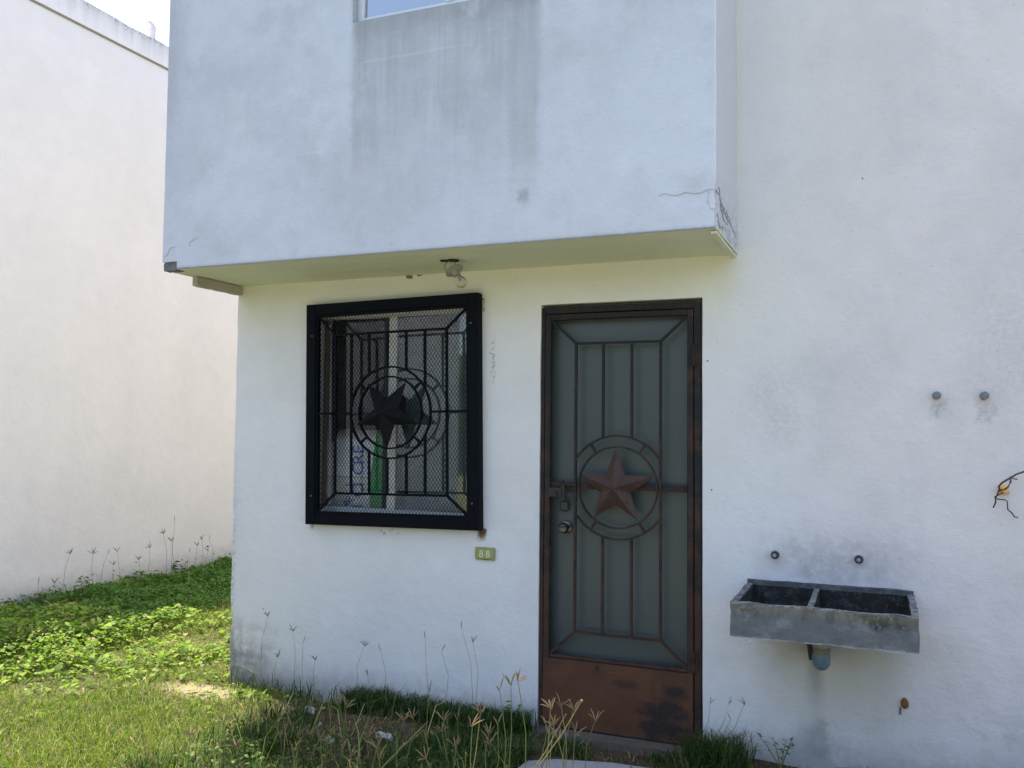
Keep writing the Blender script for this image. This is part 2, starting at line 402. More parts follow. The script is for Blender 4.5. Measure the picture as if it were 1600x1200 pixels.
# overhanging upper floor: hollow, front panel with window opening
OX0, OX1, OY, OZ = -.025, 2.926, -.585, 2.325
UX0, UX1, UZ0, UZ1 = 1.15, 2.13, 3.49, 4.5
def upper():
    bm = B(); seg = .06
    def cuts(brk, s):
        out = []
        for a, b in zip(brk[:-1], brk[1:]):
            n = max(1, int(round((b-a)/s))); out += [a+(b-a)*i/n for i in range(n)]
        return out+[brk[-1]]
    X = cuts([OX0, .075, UX0, UX1, OX1], seg); Z = cuts([OZ, 2.368, UZ0, UZ1, TOP], seg)
    cache = {}
    def V(x, y, z):
        k = (round(x, 5), round(y, 5), round(z, 5))
        if k not in cache: cache[k] = bm.verts.new((x, y, z))
        return cache[k]
    T = .11
    def hole(x, z): return (UX0 < x < UX1 and UZ0 < z < UZ1) or (x < .075 and z < 2.368)
    for i in range(len(X)-1):
        for j in range(len(Z)-1):
            xc, zc = (X[i]+X[i+1])/2, (Z[j]+Z[j+1])/2
            if hole(xc, zc): continue
            x0, x1, z0, z1 = X[i], X[i+1], Z[j], Z[j+1]
            bm.faces.new([V(x0, OY, z0), V(x1, OY, z0), V(x1, OY, z1), V(x0, OY, z1)])
            for di, dj, a, b in ((-1, 0, (x0, z0), (x0, z1)), (1, 0, (x1, z1), (x1, z0)), (0, -1, (x1, z0), (x0, z0)), (0, 1, (x0, z1), (x1, z1))):
                ii, jj = i+di, j+dj
                if 0 <= ii < len(X)-1 and 0 <= jj < len(Z)-1 and hole((X[ii]+X[ii+1])/2, (Z[jj]+Z[jj+1])/2):
                    dep = OY+T if UX0-.1 < xc < UX1+.1 and zc > 3 else OY+.02
                    bm.faces.new([V(a[0], OY, a[1]), V(b[0], OY, b[1]), V(b[0], dep, b[1]), V(a[0], dep, a[1])])
    Y = cuts([OY, OY+.02, OY+T, .02], seg)
    for j in range(len(Z)-1):
        for k in range(len(Y)-1):
            for xx in (OX0, OX1):
                if xx == OX0 and Z[j] < 2.36 and k == 0: continue
                bm.faces.new([V(xx, Y[k], Z[j]), V(xx, Y[k+1], Z[j]), V(xx, Y[k+1], Z[j+1]), V(xx, Y[k], Z[j+1])])
    for i in range(len(X)-1):
        for k in range(len(Y)-1):
            if X[i] < .07 and k == 0: continue
            bm.faces.new([V(X[i], Y[k], OZ), V(X[i], Y[k+1], OZ), V(X[i+1], Y[k+1], OZ), V(X[i+1], Y[k], OZ)])
    for v in bm.verts:
        n = mnoise.noise_vector(v.co*5.0); n2 = mnoise.noise_vector(v.co*23.0)
        v.co += Vector((n.x*.002, n.y*.0008, n.z*.0025+n2.z*.0012))
        if v.co.x > OX1-.01 and v.co.y < OY+.01:    # broken arris at the right end
            if 2.32 < v.co.z < 2.50: v.co.x -= .012*abs(mnoise.noise(v.co*30))+.004
    return bm
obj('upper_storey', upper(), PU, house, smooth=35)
bm = B(); box(bm, OX0+.003, .074, OY+.006, OY+.06, OZ-.004, 2.366, .015); rough(bm, .006, 40)
tag(obj('broken_corner', bm, mat_concrete('bare_broken_mortar', (.17, .165, .16), (.07, .07, .07)), house), 'bare dark mortar where the plaster corner broke off')
bm = B(); box(bm, .002, .034, -.385, -.003, OZ-.056, OZ-.004, .04); rough(bm, .003, 18)
obj('drip_beam', bm, mat_concrete('beam_concrete', (.46, .42, .35), (.28, .26, .23)), house)
bm = B(); box(bm, OX1-.028, OX1-.004, OY+.03, -.003, OZ-.016, OZ-.005, .03); rough(bm, .003, 25)
obj('drip_edge', bm, PU, house)

# cracks: thin dirt-filled ribbons standing on the plaster
def crack(pts, wid, plane='front', jit=.006, seed=1):
    rd = random.Random(seed); P = []
    for (a, b), (c, d) in zip(pts[:-1], pts[1:]):
        n = max(2, int(math.hypot(c-a, d-b)/.018))
        for i in range(n): P.append((a+(c-a)*i/n+rd.uniform(-jit, jit), b+(d-b)*i/n+rd.uniform(-jit, jit)))
    P.append(pts[-1]); bm = B(); prev = None
    for i, (a, b) in enumerate(P):
        t = i/(len(P)-1); ww = .55*wid*(.35+.65*math.sin(PI*(.08+.84*t)))*rd.uniform(.4, 1.2)/2
        if plane == 'front': q = [(a, OY-.0022, b-ww), (a, OY-.0022, b+ww), (a, OY+.002, b)]
        elif plane == 'side': q = [(OX1+.0026, a-ww*.4, b-ww), (OX1+.0026, a+ww*.4, b+ww), (OX1-.002, a, b)]
        cur = [bm.verts.new(p) for p in q]
        if prev:
            for k in range(3): bm.faces.new([prev[k], prev[(k+1) % 3], cur[(k+1) % 3], cur[k]])
        prev = cur
    obj('crack', bm, CRACK, house)
crack([(2.68, 2.484), (2.71, 2.486), (2.74, 2.478), (2.87, 2.480), (2.917, 2.487)], .004, seed=2)
crack([(2.90, 2.483), (2.890, 2.45), (2.905, 2.41), (2.917, 2.40)], .0045, seed=3)
crack([(-.585, 2.49), (-.50, 2.47), (-.40, 2.43), (-.22, 2.42), (-.05, 2.40)], .010, 'side', .012, seed=4)
crack([(-.54, 2.50), (-.45, 2.43), (-.33, 2.455), (-.2, 2.41)], .009, 'side', .014, seed=5)
crack([(-.50, 2.44), (-.42, 2.395), (-.3, 2.40)], .007, 'side', .012, seed=6)
crack([(-.56, 2.38), (-.5, 2.35), (-.40, 2.36)], .008, 'side', .01, seed=8)
crack([(-.012, 2.40), (.012, 2.415), (.035, 2.445), (.06, 2.45)], .0045, seed=7)
crack([(.16, 2.445), (.163, 2.465), (.185, 2.48), (.21, 2.485)], .004, jit=.003, seed=9)

ALU = simple('dull_aluminium', (.62, .62, .60), .45, .35, .5, .1)
ALUD = simple('grimy_aluminium', (.40, .385, .36), .6, .2, .4, .25, 40)
def glassmat(name, tint=(.9, .95, .95), refl=1.5, add=.02, rough=.03, dirt=1.0):
    M = Mat(name); t = M.t; t.nodes.remove(M.p)
    fr = t.nodes.new('ShaderNodeFresnel'); fr.inputs[0].default_value = 1.55
    tr = t.nodes.new('ShaderNodeBsdfTransparent'); tr.inputs[0].default_value = (*tint, 1)
    gl = t.nodes.new('ShaderNodeBsdfGlossy'); gl.inputs['Roughness'].default_value = rough
    mx = t.nodes.new('ShaderNodeMixShader')
    k = (S(t, fr.outputs[0])*refl+add).clamp(); t.links.new(k.k, mx.inputs[0])
    t.links.new(tr.outputs[0], mx.inputs[1]); t.links.new(gl.outputs[0], mx.inputs[2])
    df = t.nodes.new('ShaderNodeBsdfDiffuse'); df.inputs[0].default_value = (.4, .4, .38, 1)
    m2 = t.nodes.new('ShaderNodeMixShader'); dust = (ss(M.noise(9, 5, .7), .35, .9)*.06+.01)*dirt
    t.links.new(dust.k, m2.inputs[0]); t.links.new(mx.outputs[0], m2.inputs[1]); t.links.new(df.outputs[0], m2.inputs[2])
    out = [n for n in t.nodes if n.type == 'OUTPUT_MATERIAL'][0]; t.links.new(m2.outputs[0], out.inputs[0])
    return M.m
GLASS = glassmat('dusty_glass', (.97, .99, .99), 2.0, .02)
GLASSUP = glassmat('tinted_glass', (.25, .3, .34), 3.0, .34)
# upper window (part of the house)
y = OY+.06
bm = B(); box(bm, UX0+.002, UX0+.042, y-.02, y+.02, UZ0+.002, UZ1-.002); box(bm, UX1-.042, UX1-.002, y-.02, y+.02, UZ0+.002, UZ1-.002)
box(bm, UX0+.043, UX1-.043, y-.022, y+.02, UZ0+.002, UZ0+.032); box(bm, UX0+.043, UX1-.043, y-.022, y+.02, UZ1-.04, UZ1-.002)
wf = obj('upper_window', bm, ALU, house); wf['label'] = 'sliding window of the upper floor, cut by the top of the picture'
bm = B(); box(bm, 1.648, 1.685, y-.026, y+.012, UZ0+.033, UZ1-.041); obj('stile', bm, ALU, wf)
bm = B(); box(bm, UX0+.0435, 1.647, y-.006, y-.001, UZ0+.033, UZ1-.041); obj('pane', bm, GLASSUP, wf)
bm = B(); box(bm, 1.6855, UX1-.0435, y+.003, y+.008, UZ0+.033, UZ1-.041); obj('pane', bm, GLASSUP, wf)
bm = B(); box(bm, OX0+.02, OX1-.02, -.2, -.19, 2.5, 5.5); obj('curtain', bm, simple('curtain', (.5, .55, .6), .9), wf)

# lower sliding window in its opening (behind the guard)
wy = .085
bm = B()
box(bm, WX0+.002, WX0+.030, wy-.03, wy+.03, WZ0+.002, WZ1-.002); box(bm, WX1-.030, WX1-.002, wy-.03, wy+.03, WZ0+.002, WZ1-.002)
box(bm, WX0+.031, WX1-.031, wy-.03, wy+.03, WZ1-.030, WZ1-.002)
box(bm, WX0+.031, WX1-.031, wy-.035, wy+.03, WZ0+.002, WZ0+.022)
for dy in (-.030, -.004, .022): box(bm, WX0+.031, WX1-.031, wy+dy-.003, wy+dy+.003, WZ0+.0225, WZ0+.042)
lw = obj('sliding_window', bm, ALU, house)
DST = simple('dark_sash', (.03, .032, .035), .5)
bm = B(); box(bm, 1.012, 1.062, wy-.030, wy-.008, WZ0+.043, WZ1-.031); obj('stile', bm, simple('cream_stile', (.66, .64, .58), .5), lw)
bm = B(); box(bm, .962, .992, wy+.002, wy+.020, WZ0+.043, WZ1-.031); obj('stile', bm, DST, lw)
bm = B(); box(bm, WX0+.031, WX0+.060, wy+.002, wy+.020, WZ0+.043, WZ1-.031); obj('stile', bm, simple('brown_sash', (.12, .09, .065), .6, 0, .3, .4), lw)
bm = B(); box(bm, WX0+.0605, .9615, wy+.009, wy+.013, WZ0+.043, WZ1-.031); obj('pane', bm, glassmat('clear_glass', (1, 1, 1), .9, .0, .02, .25), lw)
bm = B(); box(bm, 1.0625, WX1-.0305, wy-.021, wy-.017, WZ0+.043, WZ1-.031); obj('pane', bm, GLASS, lw)
bm = B(); box(bm, 1.07, 1.56, wy+.06, wy+.068, WZ0+.02, 2.03)
obj('curtain', bm, simple('green_grey_curtain', (.15, .20, .18), .9, 0, .1, .4, 6), lw)

# ------------------------------------------------------------------ security door (part of the house)
def mat_rust():
    M = Mat('rusting_dark_steel', .75, .35); z = M.z
    n = M.noise(9, 6, .7); g = M.noise(70, 4, .7)
    c = M.mix(ss(n+(1.55-z)*.14, .44, .72), (.014, .0135, .014), (.062, .029, .017))
    c = M.mix(ss(g, .5, .75)*.5, c, (.09, .043, .024))
    M.base(c); M.bump(g+n, .0012); return M.m
RUST = mat_rust()
def mat_kick():
    M = Mat('rusty_red_steel_sheet', .7, .35); x, z = M.x, M.z
    n = M.noise(6, 6, .65); g = M.noise(60, 4, .7); h = M.noise(1.0, 6, .7, M.vec(x*9, 0.0, z*16))
    c = M.mulval(M.col((.108, .043, .020)), 1.0+(n-.5)*1.0+(g-.5)*.5)
    sc2 = M.noise(1.0, 4, .7, M.vec(x*3+z*4, 0.0, z*60)); c = M.mix(ss(sc2, .58, .70)*.35, c, (.17, .09, .06)); c = M.mix(ss(M.noise(3.2, 6, .7), .5, .66)*.55, c, (.045, .026, .019)); c = M.mix(ss(M.noise(1.0, 5, .7, M.vec(x*14, 0.0, z*2.5)), .55, .72)*.4, c, (.15, .075, .035))
    k = band(x+(h-.5)*.42, 2.47, 2.66, .05)*band(z+(h-.5)*.26, .03, .19, .035)
    k = k.mx(band(x+(h-.5)*.1, 2.58, 2.69, .03)*band(z+(h-.5)*.08, .225, .275, .02))
    k = k.mx(band(x+(h-.5)*.12, 2.34, 2.44, .03)*band(z+(h-.5)*.05, .24, .275, .015)*.7)
    k = k.mx(band(x+(h-.5)*.06, 2.235, 2.255, .01)*band(z+(h-.5)*.03, .31, .335, .008))
    k = k.mx(ss(h, .62, .72)*.5)
    c = M.mix(k*ss(g, .25, .5)*.9, c, (.017, .015, .0155))
    c = M.mix(ss(n, .6, .8)*.35, c, (.13, .062, .036))
    c = M.mix(ss(z+(n-.5)*.05, .035, .0)*.7, c, (.05, .04, .033))
    M.base(c); M.bump(g*.6+n, .0015); return M.m
GRIME = simple('grey_mortar_gap', (.36, .37, .37), .9)
sd = obj('security_door', B(), None, house); sd['label'] = 'rusty iron screen door with a raised star'
YD = .020
bm = B()                                                     # jamb angle
box(bm, 1.940, 1.958, YD-.012, YD+.05, .0, 2.112); box(bm, 2.720, 2.752, YD-.012, YD+.05, .0, 2.112); box(bm, 1.9585, 2.7195, YD-.012, YD+.05, 2.080, 2.112)
bevel(bm, .003, 2); obj('frame', bm, RUST, sd)
bm = B(); box(bm, 1.938, 2.761, YD+.052, YD+.10, 2.1125, 2.1275); box(bm, 2.7525, 2.761, YD+.012, YD+.10, .0, 2.112); obj('mortar_strip', bm, GRIME, sd)
bm = B()                                                     # leaf
box(bm, 1.961, 1.990, YD-.016, YD+.018, .012, 2.076); box(bm, 2.688, 2.717, YD-.016, YD+.018, .012, 2.076)
box(bm, 1.9905, 2.6875, YD-.016, YD+.018, 2.046, 2.076); box(bm, 1.9905, 2.6875, YD-.010, YD+.018, .346, .362)
bevel(bm, .003, 2); obj('leaf_frame', bm, RUST, sd)
bm = B(); box(bm, 1.9625, 2.7155, YD-.019, YD-.0165, .014, .3455, .06); rough(bm, .0012, 6)
kp = obj('kick_panel', bm, mat_kick(), sd, smooth=40); kp['label'] = 'red-brown sheet steel panel with dark peeled patches'
def sbar(name, p, q, par, mat, wd=.013, dp=.013):
    bm = B(); bar(bm, p, q, wd, dp); return obj(name, bm, mat, par)
L, R_, BT, TP, CX, CZ = 2.123, 2.556, .482, 1.925, 2.341, 1.206
RO, RI = .255, .2
for a, b in (((L, TP), (R_, TP)), ((L, BT), (R_, BT))): sbar('bar', (a[0]-.0065, YD, a[1]), (b[0]+.0065, YD, b[1]), sd, RUST)
for xx in (L, R_): sbar('bar', (xx, YD, BT+.007), (xx, YD, TP-.007), sd, RUST)
for xx in (2.266, 2.412):
    h = math.sqrt(RO**2-(xx-CX)**2)
    sbar('bar', (xx, YD, CZ+h), (xx, YD, TP-.007), sd, RUST); sbar('bar', (xx, YD, BT+.007), (xx, YD, CZ-h), sd, RUST)
for a, b in (((L, TP), (1.992, 2.044)), ((R_, TP), (2.686, 2.044)), ((L, BT), (1.992, .364)), ((R_, BT), (2.686, .364))):
    sbar('corner_bar', (a[0], YD+.001, a[1]), (b[0], YD+.001, b[1]), sd, RUST)
t0 = math.acos((R_-CX-.006)/RO)
for a0, a1 in ((t0, PI-t0), (PI+t0, 2*PI-t0)):
    bm = B(); arc(bm, CX, CZ, RO, a0, a1, YD-.001, .010, .016, 26); obj('outer_ring', bm, RUST, sd)
bm = B(); arc(bm, CX, CZ, RI, 0, 2*PI, YD-.002, .009, .016, 56); obj('inner_ring', bm, RUST, sd)
for t in (57, 123, 237, 303):
    c, s = math.cos(math.radians(t)), math.sin(math.radians(t))
    sbar('spoke', (CX+(RI+.004)*c, YD, CZ+(RI+.004)*s), (CX+(RO-.004)*c, YD, CZ+(RO-.004)*s), sd, RUST, .012, .012)
def mat_star():
    M = Mat('rusty_brown_star', .6, .3); n = M.noise(14, 6, .7); g = M.noise(80, 4, .7)
    c = M.mix(ss(n, .35, .65), (.080, .046, .036), (.056, .031, .021)); c = M.mix(ss(g, .55, .75)*.5, c, (.11, .06, .04))
    M.base(c); M.bump(g+n, .0012); return M.m
bm = B(); star(bm, CX-.004, CZ, .192, YD-.022, .055, True, .42, 3); obj('star', bm, mat_star(), sd)
bm = B(); box(bm, 1.9905, 2.6875, YD+.006, YD+.016, 1.194, 1.222); obj('rail', bm, RUST, sd)
for zz in (1.85, .405):
    bm = B(); tube(bm, [(2.719, YD-.022, zz-.05), (2.719, YD-.022, zz-.002)], .009, 8); tube(bm, [(2.719, YD-.022, zz+.002), (2.719, YD-.022, zz+.05)], .009, 8)
    box(bm, 2.700, 2.738, YD-.020, YD-.0165, zz-.045, zz+.045); obj('hinge', bm, RUST, sd)
bm = B(); box(bm, 1.985, 2.055, YD-.024, YD-.0165, 1.150, 1.196); box(bm, 2.020, 2.034, YD-.036, YD-.0245, 1.160, 1.180)
tube(bm, [(2.055, YD-.02, 1.215), (2.13, YD-.02, 1.212)], .006, 8); tube(bm, [(2.066, YD-.02, 1.214), (2.066, YD-.03, 1.235)], .005, 6)
box(bm, 2.050, 2.072, YD-.018, YD-.004, 1.14, 1.21); obj('bolt', bm, simple('dark_iron', (.028, .022, .018), .6), sd)
bm = B(); box(bm, 2.085, 2.118, YD+.0, YD+.012, 1.150, 1.172); obj('staple', bm, simple('dark_iron_staple', (.03, .03, .03), .6), sd)
# padlock hanging inside
bm = B(); box(bm, 2.03, 2.075, YD+.026, YD+.042, 1.075, 1.125); bevel(bm, .008, 3); arc(bm, 2.052, 1.125, .014, 0, PI, YD+.034, .006, .006, 10)
obj('padlock', bm, simple('dark_padlock', (.045, .05, .045), .6), sd)
# inner door leaf: grey-green sheet, mid seam, round knob
def mat_inner():
    M = Mat('grey_green_enamel_sheet', .30, .5); n = M.noise(3, 5, .6); g = M.noise(90, 3, .6)
    M.base(M.mulval(M.col((.064, .078, .074)), 1.0+(n-.5)*.35+(g-.5)*.12)); M.rgh(.22+n*.3); M.bump(M.noise(5, 3)+g*.06, .002); return M.m
IND = mat_inner()
idr = obj('inner_door', B(), None, house); idr['label'] = 'smooth grey-green door leaf behind the iron screen'
yi = .078
bm = B(); box(bm, 1.9405, 2.7515, yi, yi+.04, .004, 1.195); obj('panel', bm, IND, idr)
bm = B(); box(bm, 1.9405, 2.7515, yi+.003, yi+.04, 1.201, 2.108); obj('panel', bm, IND, idr)
CHR = simple('worn_chrome', (.085, .085, .085), .2, .9, .5, .1)
bm = B(); lathe(bm, [(.030, 0), (.033, .004), (.031, .010), (.012, .014), (.011, .030), (.020, .034), (.026, .044), (.026, .056), (.020, .064), (.006, .066)], 24, (2.058, yi, .992), (0, -1, 0))
obj('knob', bm, CHR, idr, smooth=40)

# ------------------------------------------------------------------ window guard
BLK = simple('black_gloss_paint', (.0045, .0058, .0085), .55, 0, .06, .3, 60, .0006)
RUSTB = simple('rust_flake', (.14, .06, .025), .9)
g0 = Vector((1.092, 0, 1.573))
wg = empty('window_guard', (1.092, 0, .953), 'black iron window guard with star ring and expanded metal mesh, bolted over the lower window', 'window guard')
wg.rotation_euler = (0, math.radians(-1.05), 0)
gx, gz = 0.0, .62                                            # local centre
HW, HH = .537, .6195
bm = B(); y0, y1 = -.058, -.001; FW = .060
box(bm, -HW, -HW+FW, y0, y1, gz-HH, gz+HH); box(bm, HW-FW, HW, y0, y1, gz-HH, gz+HH)
box(bm, -HW+FW+.0005, HW-FW-.0005, y0+.0006, y1, gz+HH-FW, gz+HH); box(bm, -HW+FW+.0005, HW-FW-.0005, y0+.0006, y1, gz-HH, gz-HH+FW)
bevel(bm, .003, 2); obj('frame', bm, BLK, wg)
IW, IH = HW-FW, HH-FW
bm = B(); yl = -.050; lw_ = .013
box(bm, -IW+.0005, -IW+lw_, yl, -.02, gz-IH+.0005, gz+IH-.0005); box(bm, IW-lw_, IW-.0005, yl, -.02, gz-IH+.0005, gz+IH-.0005)
box(bm, -IW+lw_+.0005, IW-lw_-.0005, yl+.0006, -.02, gz+IH-lw_, gz+IH-.0005); box(bm, -IW+lw_+.0005, IW-lw_-.0005, yl+.0006, -.02, gz-IH+.0005, gz-IH+lw_)
obj('inner_frame', bm, BLK, wg)
yb = -.040
GL, GR, GB, GT = -.352, .345, gz-.444, gz+.440
for a, b in (((GL-.006, GT), (GR+.006, GT)), ((GL-.006, GB), (GR+.006, GB))): sbar('bar', (a[0], yb, a[1]), (b[0], yb, b[1]), wg, BLK, .013, .012)
for xx in (GL, GR): sbar('bar', (xx, yb, GB+.0065), (xx, yb, GT-.0065), wg, BLK, .013, .012)
GRO, GRI = .249, .195
for xx in (-.247, -.132, -.017, .100, .215):
    h = math.sqrt(max(GRO**2-xx**2, .0004))
    sbar('bar', (xx, yb, gz+h), (xx, yb, GT-.0065), wg, BLK, .012, .012); sbar('bar', (xx, yb, GB+.0065), (xx, yb, gz-h), wg, BLK, .012, .012)
for s in (-1, 1): sbar('bar', (s*(GRO-.002), yb, gz), (s*(IW-lw_), yb, gz), wg, BLK, .012, .012)
for a, b in (((GL, GT), (-IW+lw_, gz+IH-lw_)), ((GR, GT), (IW-lw_, gz+IH-lw_)), ((GL, GB), (-IW+lw_, gz-IH+lw_)), ((GR, GB), (IW-lw_, gz-IH+lw_))):
    sbar('corner_bar', (a[0], yb+.001, a[1]), (b[0], yb+.001, b[1]), wg, BLK, .013, .011)
bm = B(); arc(bm, 0, gz, GRO, 0, 2*PI, yb-.001, .010, .015, 64); obj('outer_ring', bm, BLK, wg)
bm = B(); arc(bm, 0, gz, GRI, 0, 2*PI, yb-.001, .009, .015, 56); obj('inner_ring', bm, BLK, wg)
for t in (40, 140, 222, 318):
    c, s = math.cos(math.radians(t)), math.sin(math.radians(t))
    sbar('spoke', (GRI*c, yb, gz+GRI*s), (GRO*c, yb, gz+GRO*s), wg, BLK, .012, .011)
bm = B(); star(bm, -.012, gz-.003, .20, yb-.016, .062, False, .40, 5); obj('star', bm, simple('dark_star_paint', (.007, .0075, .010), .55, 0, .12, .3), wg)
bm = B()                                                     # expanded-metal strands
ym = -.026; pw, ph = .0203, .0300; xa, xb, za, zb = -IW+.008, IW-.008, gz-IH+.008, gz+IH-.008
sl_ = ph/pw
k = xa-(zb-za)/sl_
while k < xb:
    # strand rising to the right from (k, za)
    for sgn in (1, -1):
        if sgn > 0: pA = (k, za); pB = (k+(zb-za)/sl_, zb)
        else: pA = (k, zb); pB = (k+(zb-za)/sl_, za)
        t0_ = max(0, (xa-k)/((zb-za)/sl_)); t1_ = min(1, (xb-k)/((zb-za)/sl_))
        if t1_ > t0_:
            q0 = (pA[0]+(pB[0]-pA[0])*t0_, ym+.0008*sgn, pA[1]+(pB[1]-pA[1])*t0_); q1 = (pA[0]+(pB[0]-pA[0])*t1_, ym+.0008*sgn, pA[1]+(pB[1]-pA[1])*t1_)
            bar(bm, q0, q1, .0018, .0016)
    k += pw
mo = obj('wire_mesh', bm, simple('mesh_paint', (.006, .008, .009), .5, 0, .1), wg); mo['kind'] = 'stuff'
BOLT = simple('bare_bolt', (.12, .11, .10), .5, .3)
for (xx, zz) in ((IW+.018, gz+.46), (-IW-.02, gz+.44), (IW+.02, gz-.48), (-IW-.02, gz-.46)):
    bm = B(); lathe(bm, [(.005, 0), (.005, .003), (.003, .004)], 10, (xx, y0, zz), (0, -1, 0)); obj('bolt_head', bm, BOLT, wg)
for (xx, zz, s) in ((HW+.002, gz-HH-.004, .016), (HW-.01, gz-HH-.012, .012), (HW+.004, gz+HH-.03, .007)):
    bm = B(); bmesh.ops.create_icosphere(bm, subdivisions=2, radius=s, matrix=Matrix.Translation((xx, -.008, zz)) @ Matrix.Diagonal((1, .5, .8, 1)))
    rough(bm, .004, 90); obj('rust_crust', bm, RUSTB, wg)

# ------------------------------------------------------------------ things seen inside the lower window
bm = B(); box(bm, .2, 1.85, .16, .8, .001, .90); tag(obj('counter', bm, CONC), 'grey concrete counter inside the room below the barred window', 'counter')
def mat_sack():
    M = Mat('printed_paper_sack', .8, .3); x, y, z = M.x, M.y, M.z
    n = M.noise(6, 5, .6)
    c = M.mulval(M.col((.90, .91, .91)), 1.0+(n-.5)*.2)
    c = M.mix(ss(z, .305, .30)*.35, c, (.55, .48, .30))
    c = M.mix(ss(x, .118, .122)*ss(x, .204, .200), c, (.03, .34, .075))
    c = M.mix(band(x, -.175, -.125, .006)*ss(z, .14, .12), c, (.03, .34, .10))
    c = M.mix(band(z, .296, .306, .003)*.45, c, (.2, .17, .1))
    c = M.mix(ss(z+(n-.5)*.04, .50, .56)*.75, c, (.26, .19, .11))
    M.base(c); M.bump(M.noise(9, 4), .006); return M.m
sk = empty('paper_sack', (.722, .245, .902), 'white paper sack with green band and blue print behind the left window pane', 'sack')
bm = B(); box(bm, -.225, .205, -.07, .09, 0, .57, .03)
for v in bm.verts:
    x, yy, z = v.co
    e = max(0, z-.30)/.27
    v.co.x = x*(1-.42*e*e) if x < 0 else x*(1-.30*e*e)
    v.co.y = yy*(1-.55*e)+.02*e
    bulge = (1-(x/.25)**2)*(1-((z-.25)/.4)**2)
    if yy < 0: v.co.y -= .03*max(0, bulge)
rough(bm, .008, 9); obj('body', bm, mat_sack(), sk, smooth=50)
BLUE = simple('blue_ink', (.03, .10, .42), .7)
def text(body, size, ext, name, mat, par, loc, rot):
    cu = bpy.data.curves.new(name, 'FONT'); cu.body = body; cu.size = size; cu.extrude = ext; cu.resolution_u = 3
    t = bpy.data.objects.new(name, cu); COL.objects.link(t)
    me = bpy.data.meshes.new_from_object(t.evaluated_get(bpy.context.evaluated_depsgraph_get()))
    bpy.data.objects.remove(t); me.materials.append(mat)
    o = bpy.data.objects.new(name, me); link(o, par); o.location = loc; o.rotation_euler = rot; return o
for word, size, x, z0_, step in (('ICICRE', .105, .055, .125, .062), ('Mort', .062, -.03, .12, .042)):
    for i, ch in enumerate(word):
        text(ch, size, .001, 'letter', BLUE, sk, (x+.035, -.116, z0_+i*step), (PI/2, -PI/2, 0))
text('S', .10, .001, 'letter', BLUE, sk, (-.205, -.108, .315), (PI/2, -.2, 0))

# ------------------------------------------------------------------ light hanging from the slab
lf = empty('hanging_bulb', (1.585, -.335, OZ), 'bare glass bulb in a white porcelain holder dangling by wires below the slab', 'light')
bm = B()
lathe(bm, [(.030, 0), (.031, .004), (.027, .007)], 16, (.012, 0, -.008), (0, 0, 1)); lathe(bm, [(.020, 0), (.024, .003), (.02, .006)], 12, (-.036, .0, -.007), (0, 0, 1))
obj('junction_plate', bm, simple('black_box', (.02, .021, .022), .6), lf)
ax = Vector((.55, -.15, -.80)).normalized()
hb = Vector((.022, 0, -.058))
for pts in (((-.012, 0, -.006), (-.030, -.004, -.022), (-.030, -.006, -.046), (-.016, -.004, -.060), (.0, -.003, -.064)), ((.022, 0, -.006), (.024, 0, -.024), (.022, 0, -.050))):
    bm = B(); tube(bm, pts, .0018, 6); obj('cable', bm, simple('grey_wire', (.06, .065, .06), .6), lf)
bm = B(); lathe(bm, [(.010, -.002), (.047, 0), (.048, .003), (.030, .008), (.020, .016), (.018, .034), (.015, .036)], 22, hb-ax*.006, ax); obj('lamp_holder', bm, simple('grimy_porcelain', (.27, .26, .215), .4, 0, .3, .25, 20), lf, smooth=40)
gm = Mat('bulb_glass'); gm.p.inputs['Transmission Weight'].default_value = .9; gm.p.inputs['IOR'].default_value = 1.15; gm.p.inputs['Roughness'].default_value = .08; gm.base((.80, .80, .70))
bm = B(); lathe(bm, [(.0125, .028), (.0135, .040), (.018, .052), (.026, .066), (.0285, .078), (.026, .092), (.017, .102), (.004, .106)], 22, hb-ax*.004, ax); obj('bulb', bm, gm.m, lf, smooth=60)
bm = B(); lathe(bm, [(.004, .03), (.005, .055), (.002, .062)], 8, hb-ax*.004, ax); lathe(bm, [(.007, .062), (.007, .068)], 8, hb-ax*.004, ax); obj('filament', bm, simple('filament_stem', (.3, .3, .28), .5), lf)
# spots of torn plaster beside the light
TORN = simple('torn_paint', (.19, .15, .08), .9)
for (xx, zz, a, b) in ((1.165, 2.318, .018, .010), (1.23, 2.320, .014, .004)):
    bm = B(); box(bm, xx-a, xx+a, -.0035, .002, zz-b, zz+b, .006); rough(bm, .006, 70); obj('torn_patch', bm, TORN, house)

# ------------------------------------------------------------------ house number
npz = empty('house_number', (1.642, 0, .842), 'small olive plate with cream raised numerals 88 between window and door', 'house number')
bm = B(); box(bm, -.055, .055, -.014, -.001, -.032, .032); bevel(bm, .004, 2); obj('plate', bm, simple('olive_glaze', (.30, .31, .115), .45, 0, .4, .2, 25), npz)
bm = B(); box(bm, -.049, .049, -.0165, -.0145, -.026, .026); bevel(bm, .0009, 1); obj('face', bm, simple('olive_face', (.33, .32, .09), .45, 0, .4, .25, 18), npz)
CREAM = simple('cream_numeral', (.72, .70, .56), .5)
for xx in (-.018, .020):
    bm = B(); arc(bm, xx, .0085, .0072, 0, 2*PI, -.0180, .0042, .003, 18); arc(bm, xx, -.0075, .0085, 0, 2*PI, -.0181, .0044, .0032, 18)
    obj('numeral', bm, CREAM, npz)
bm = B(); lathe(bm, [(.003, 0), (.003, .002)], 8, (.001, -.0166, .001), (0, -1, 0)); obj('nail', bm, CRACK, npz)

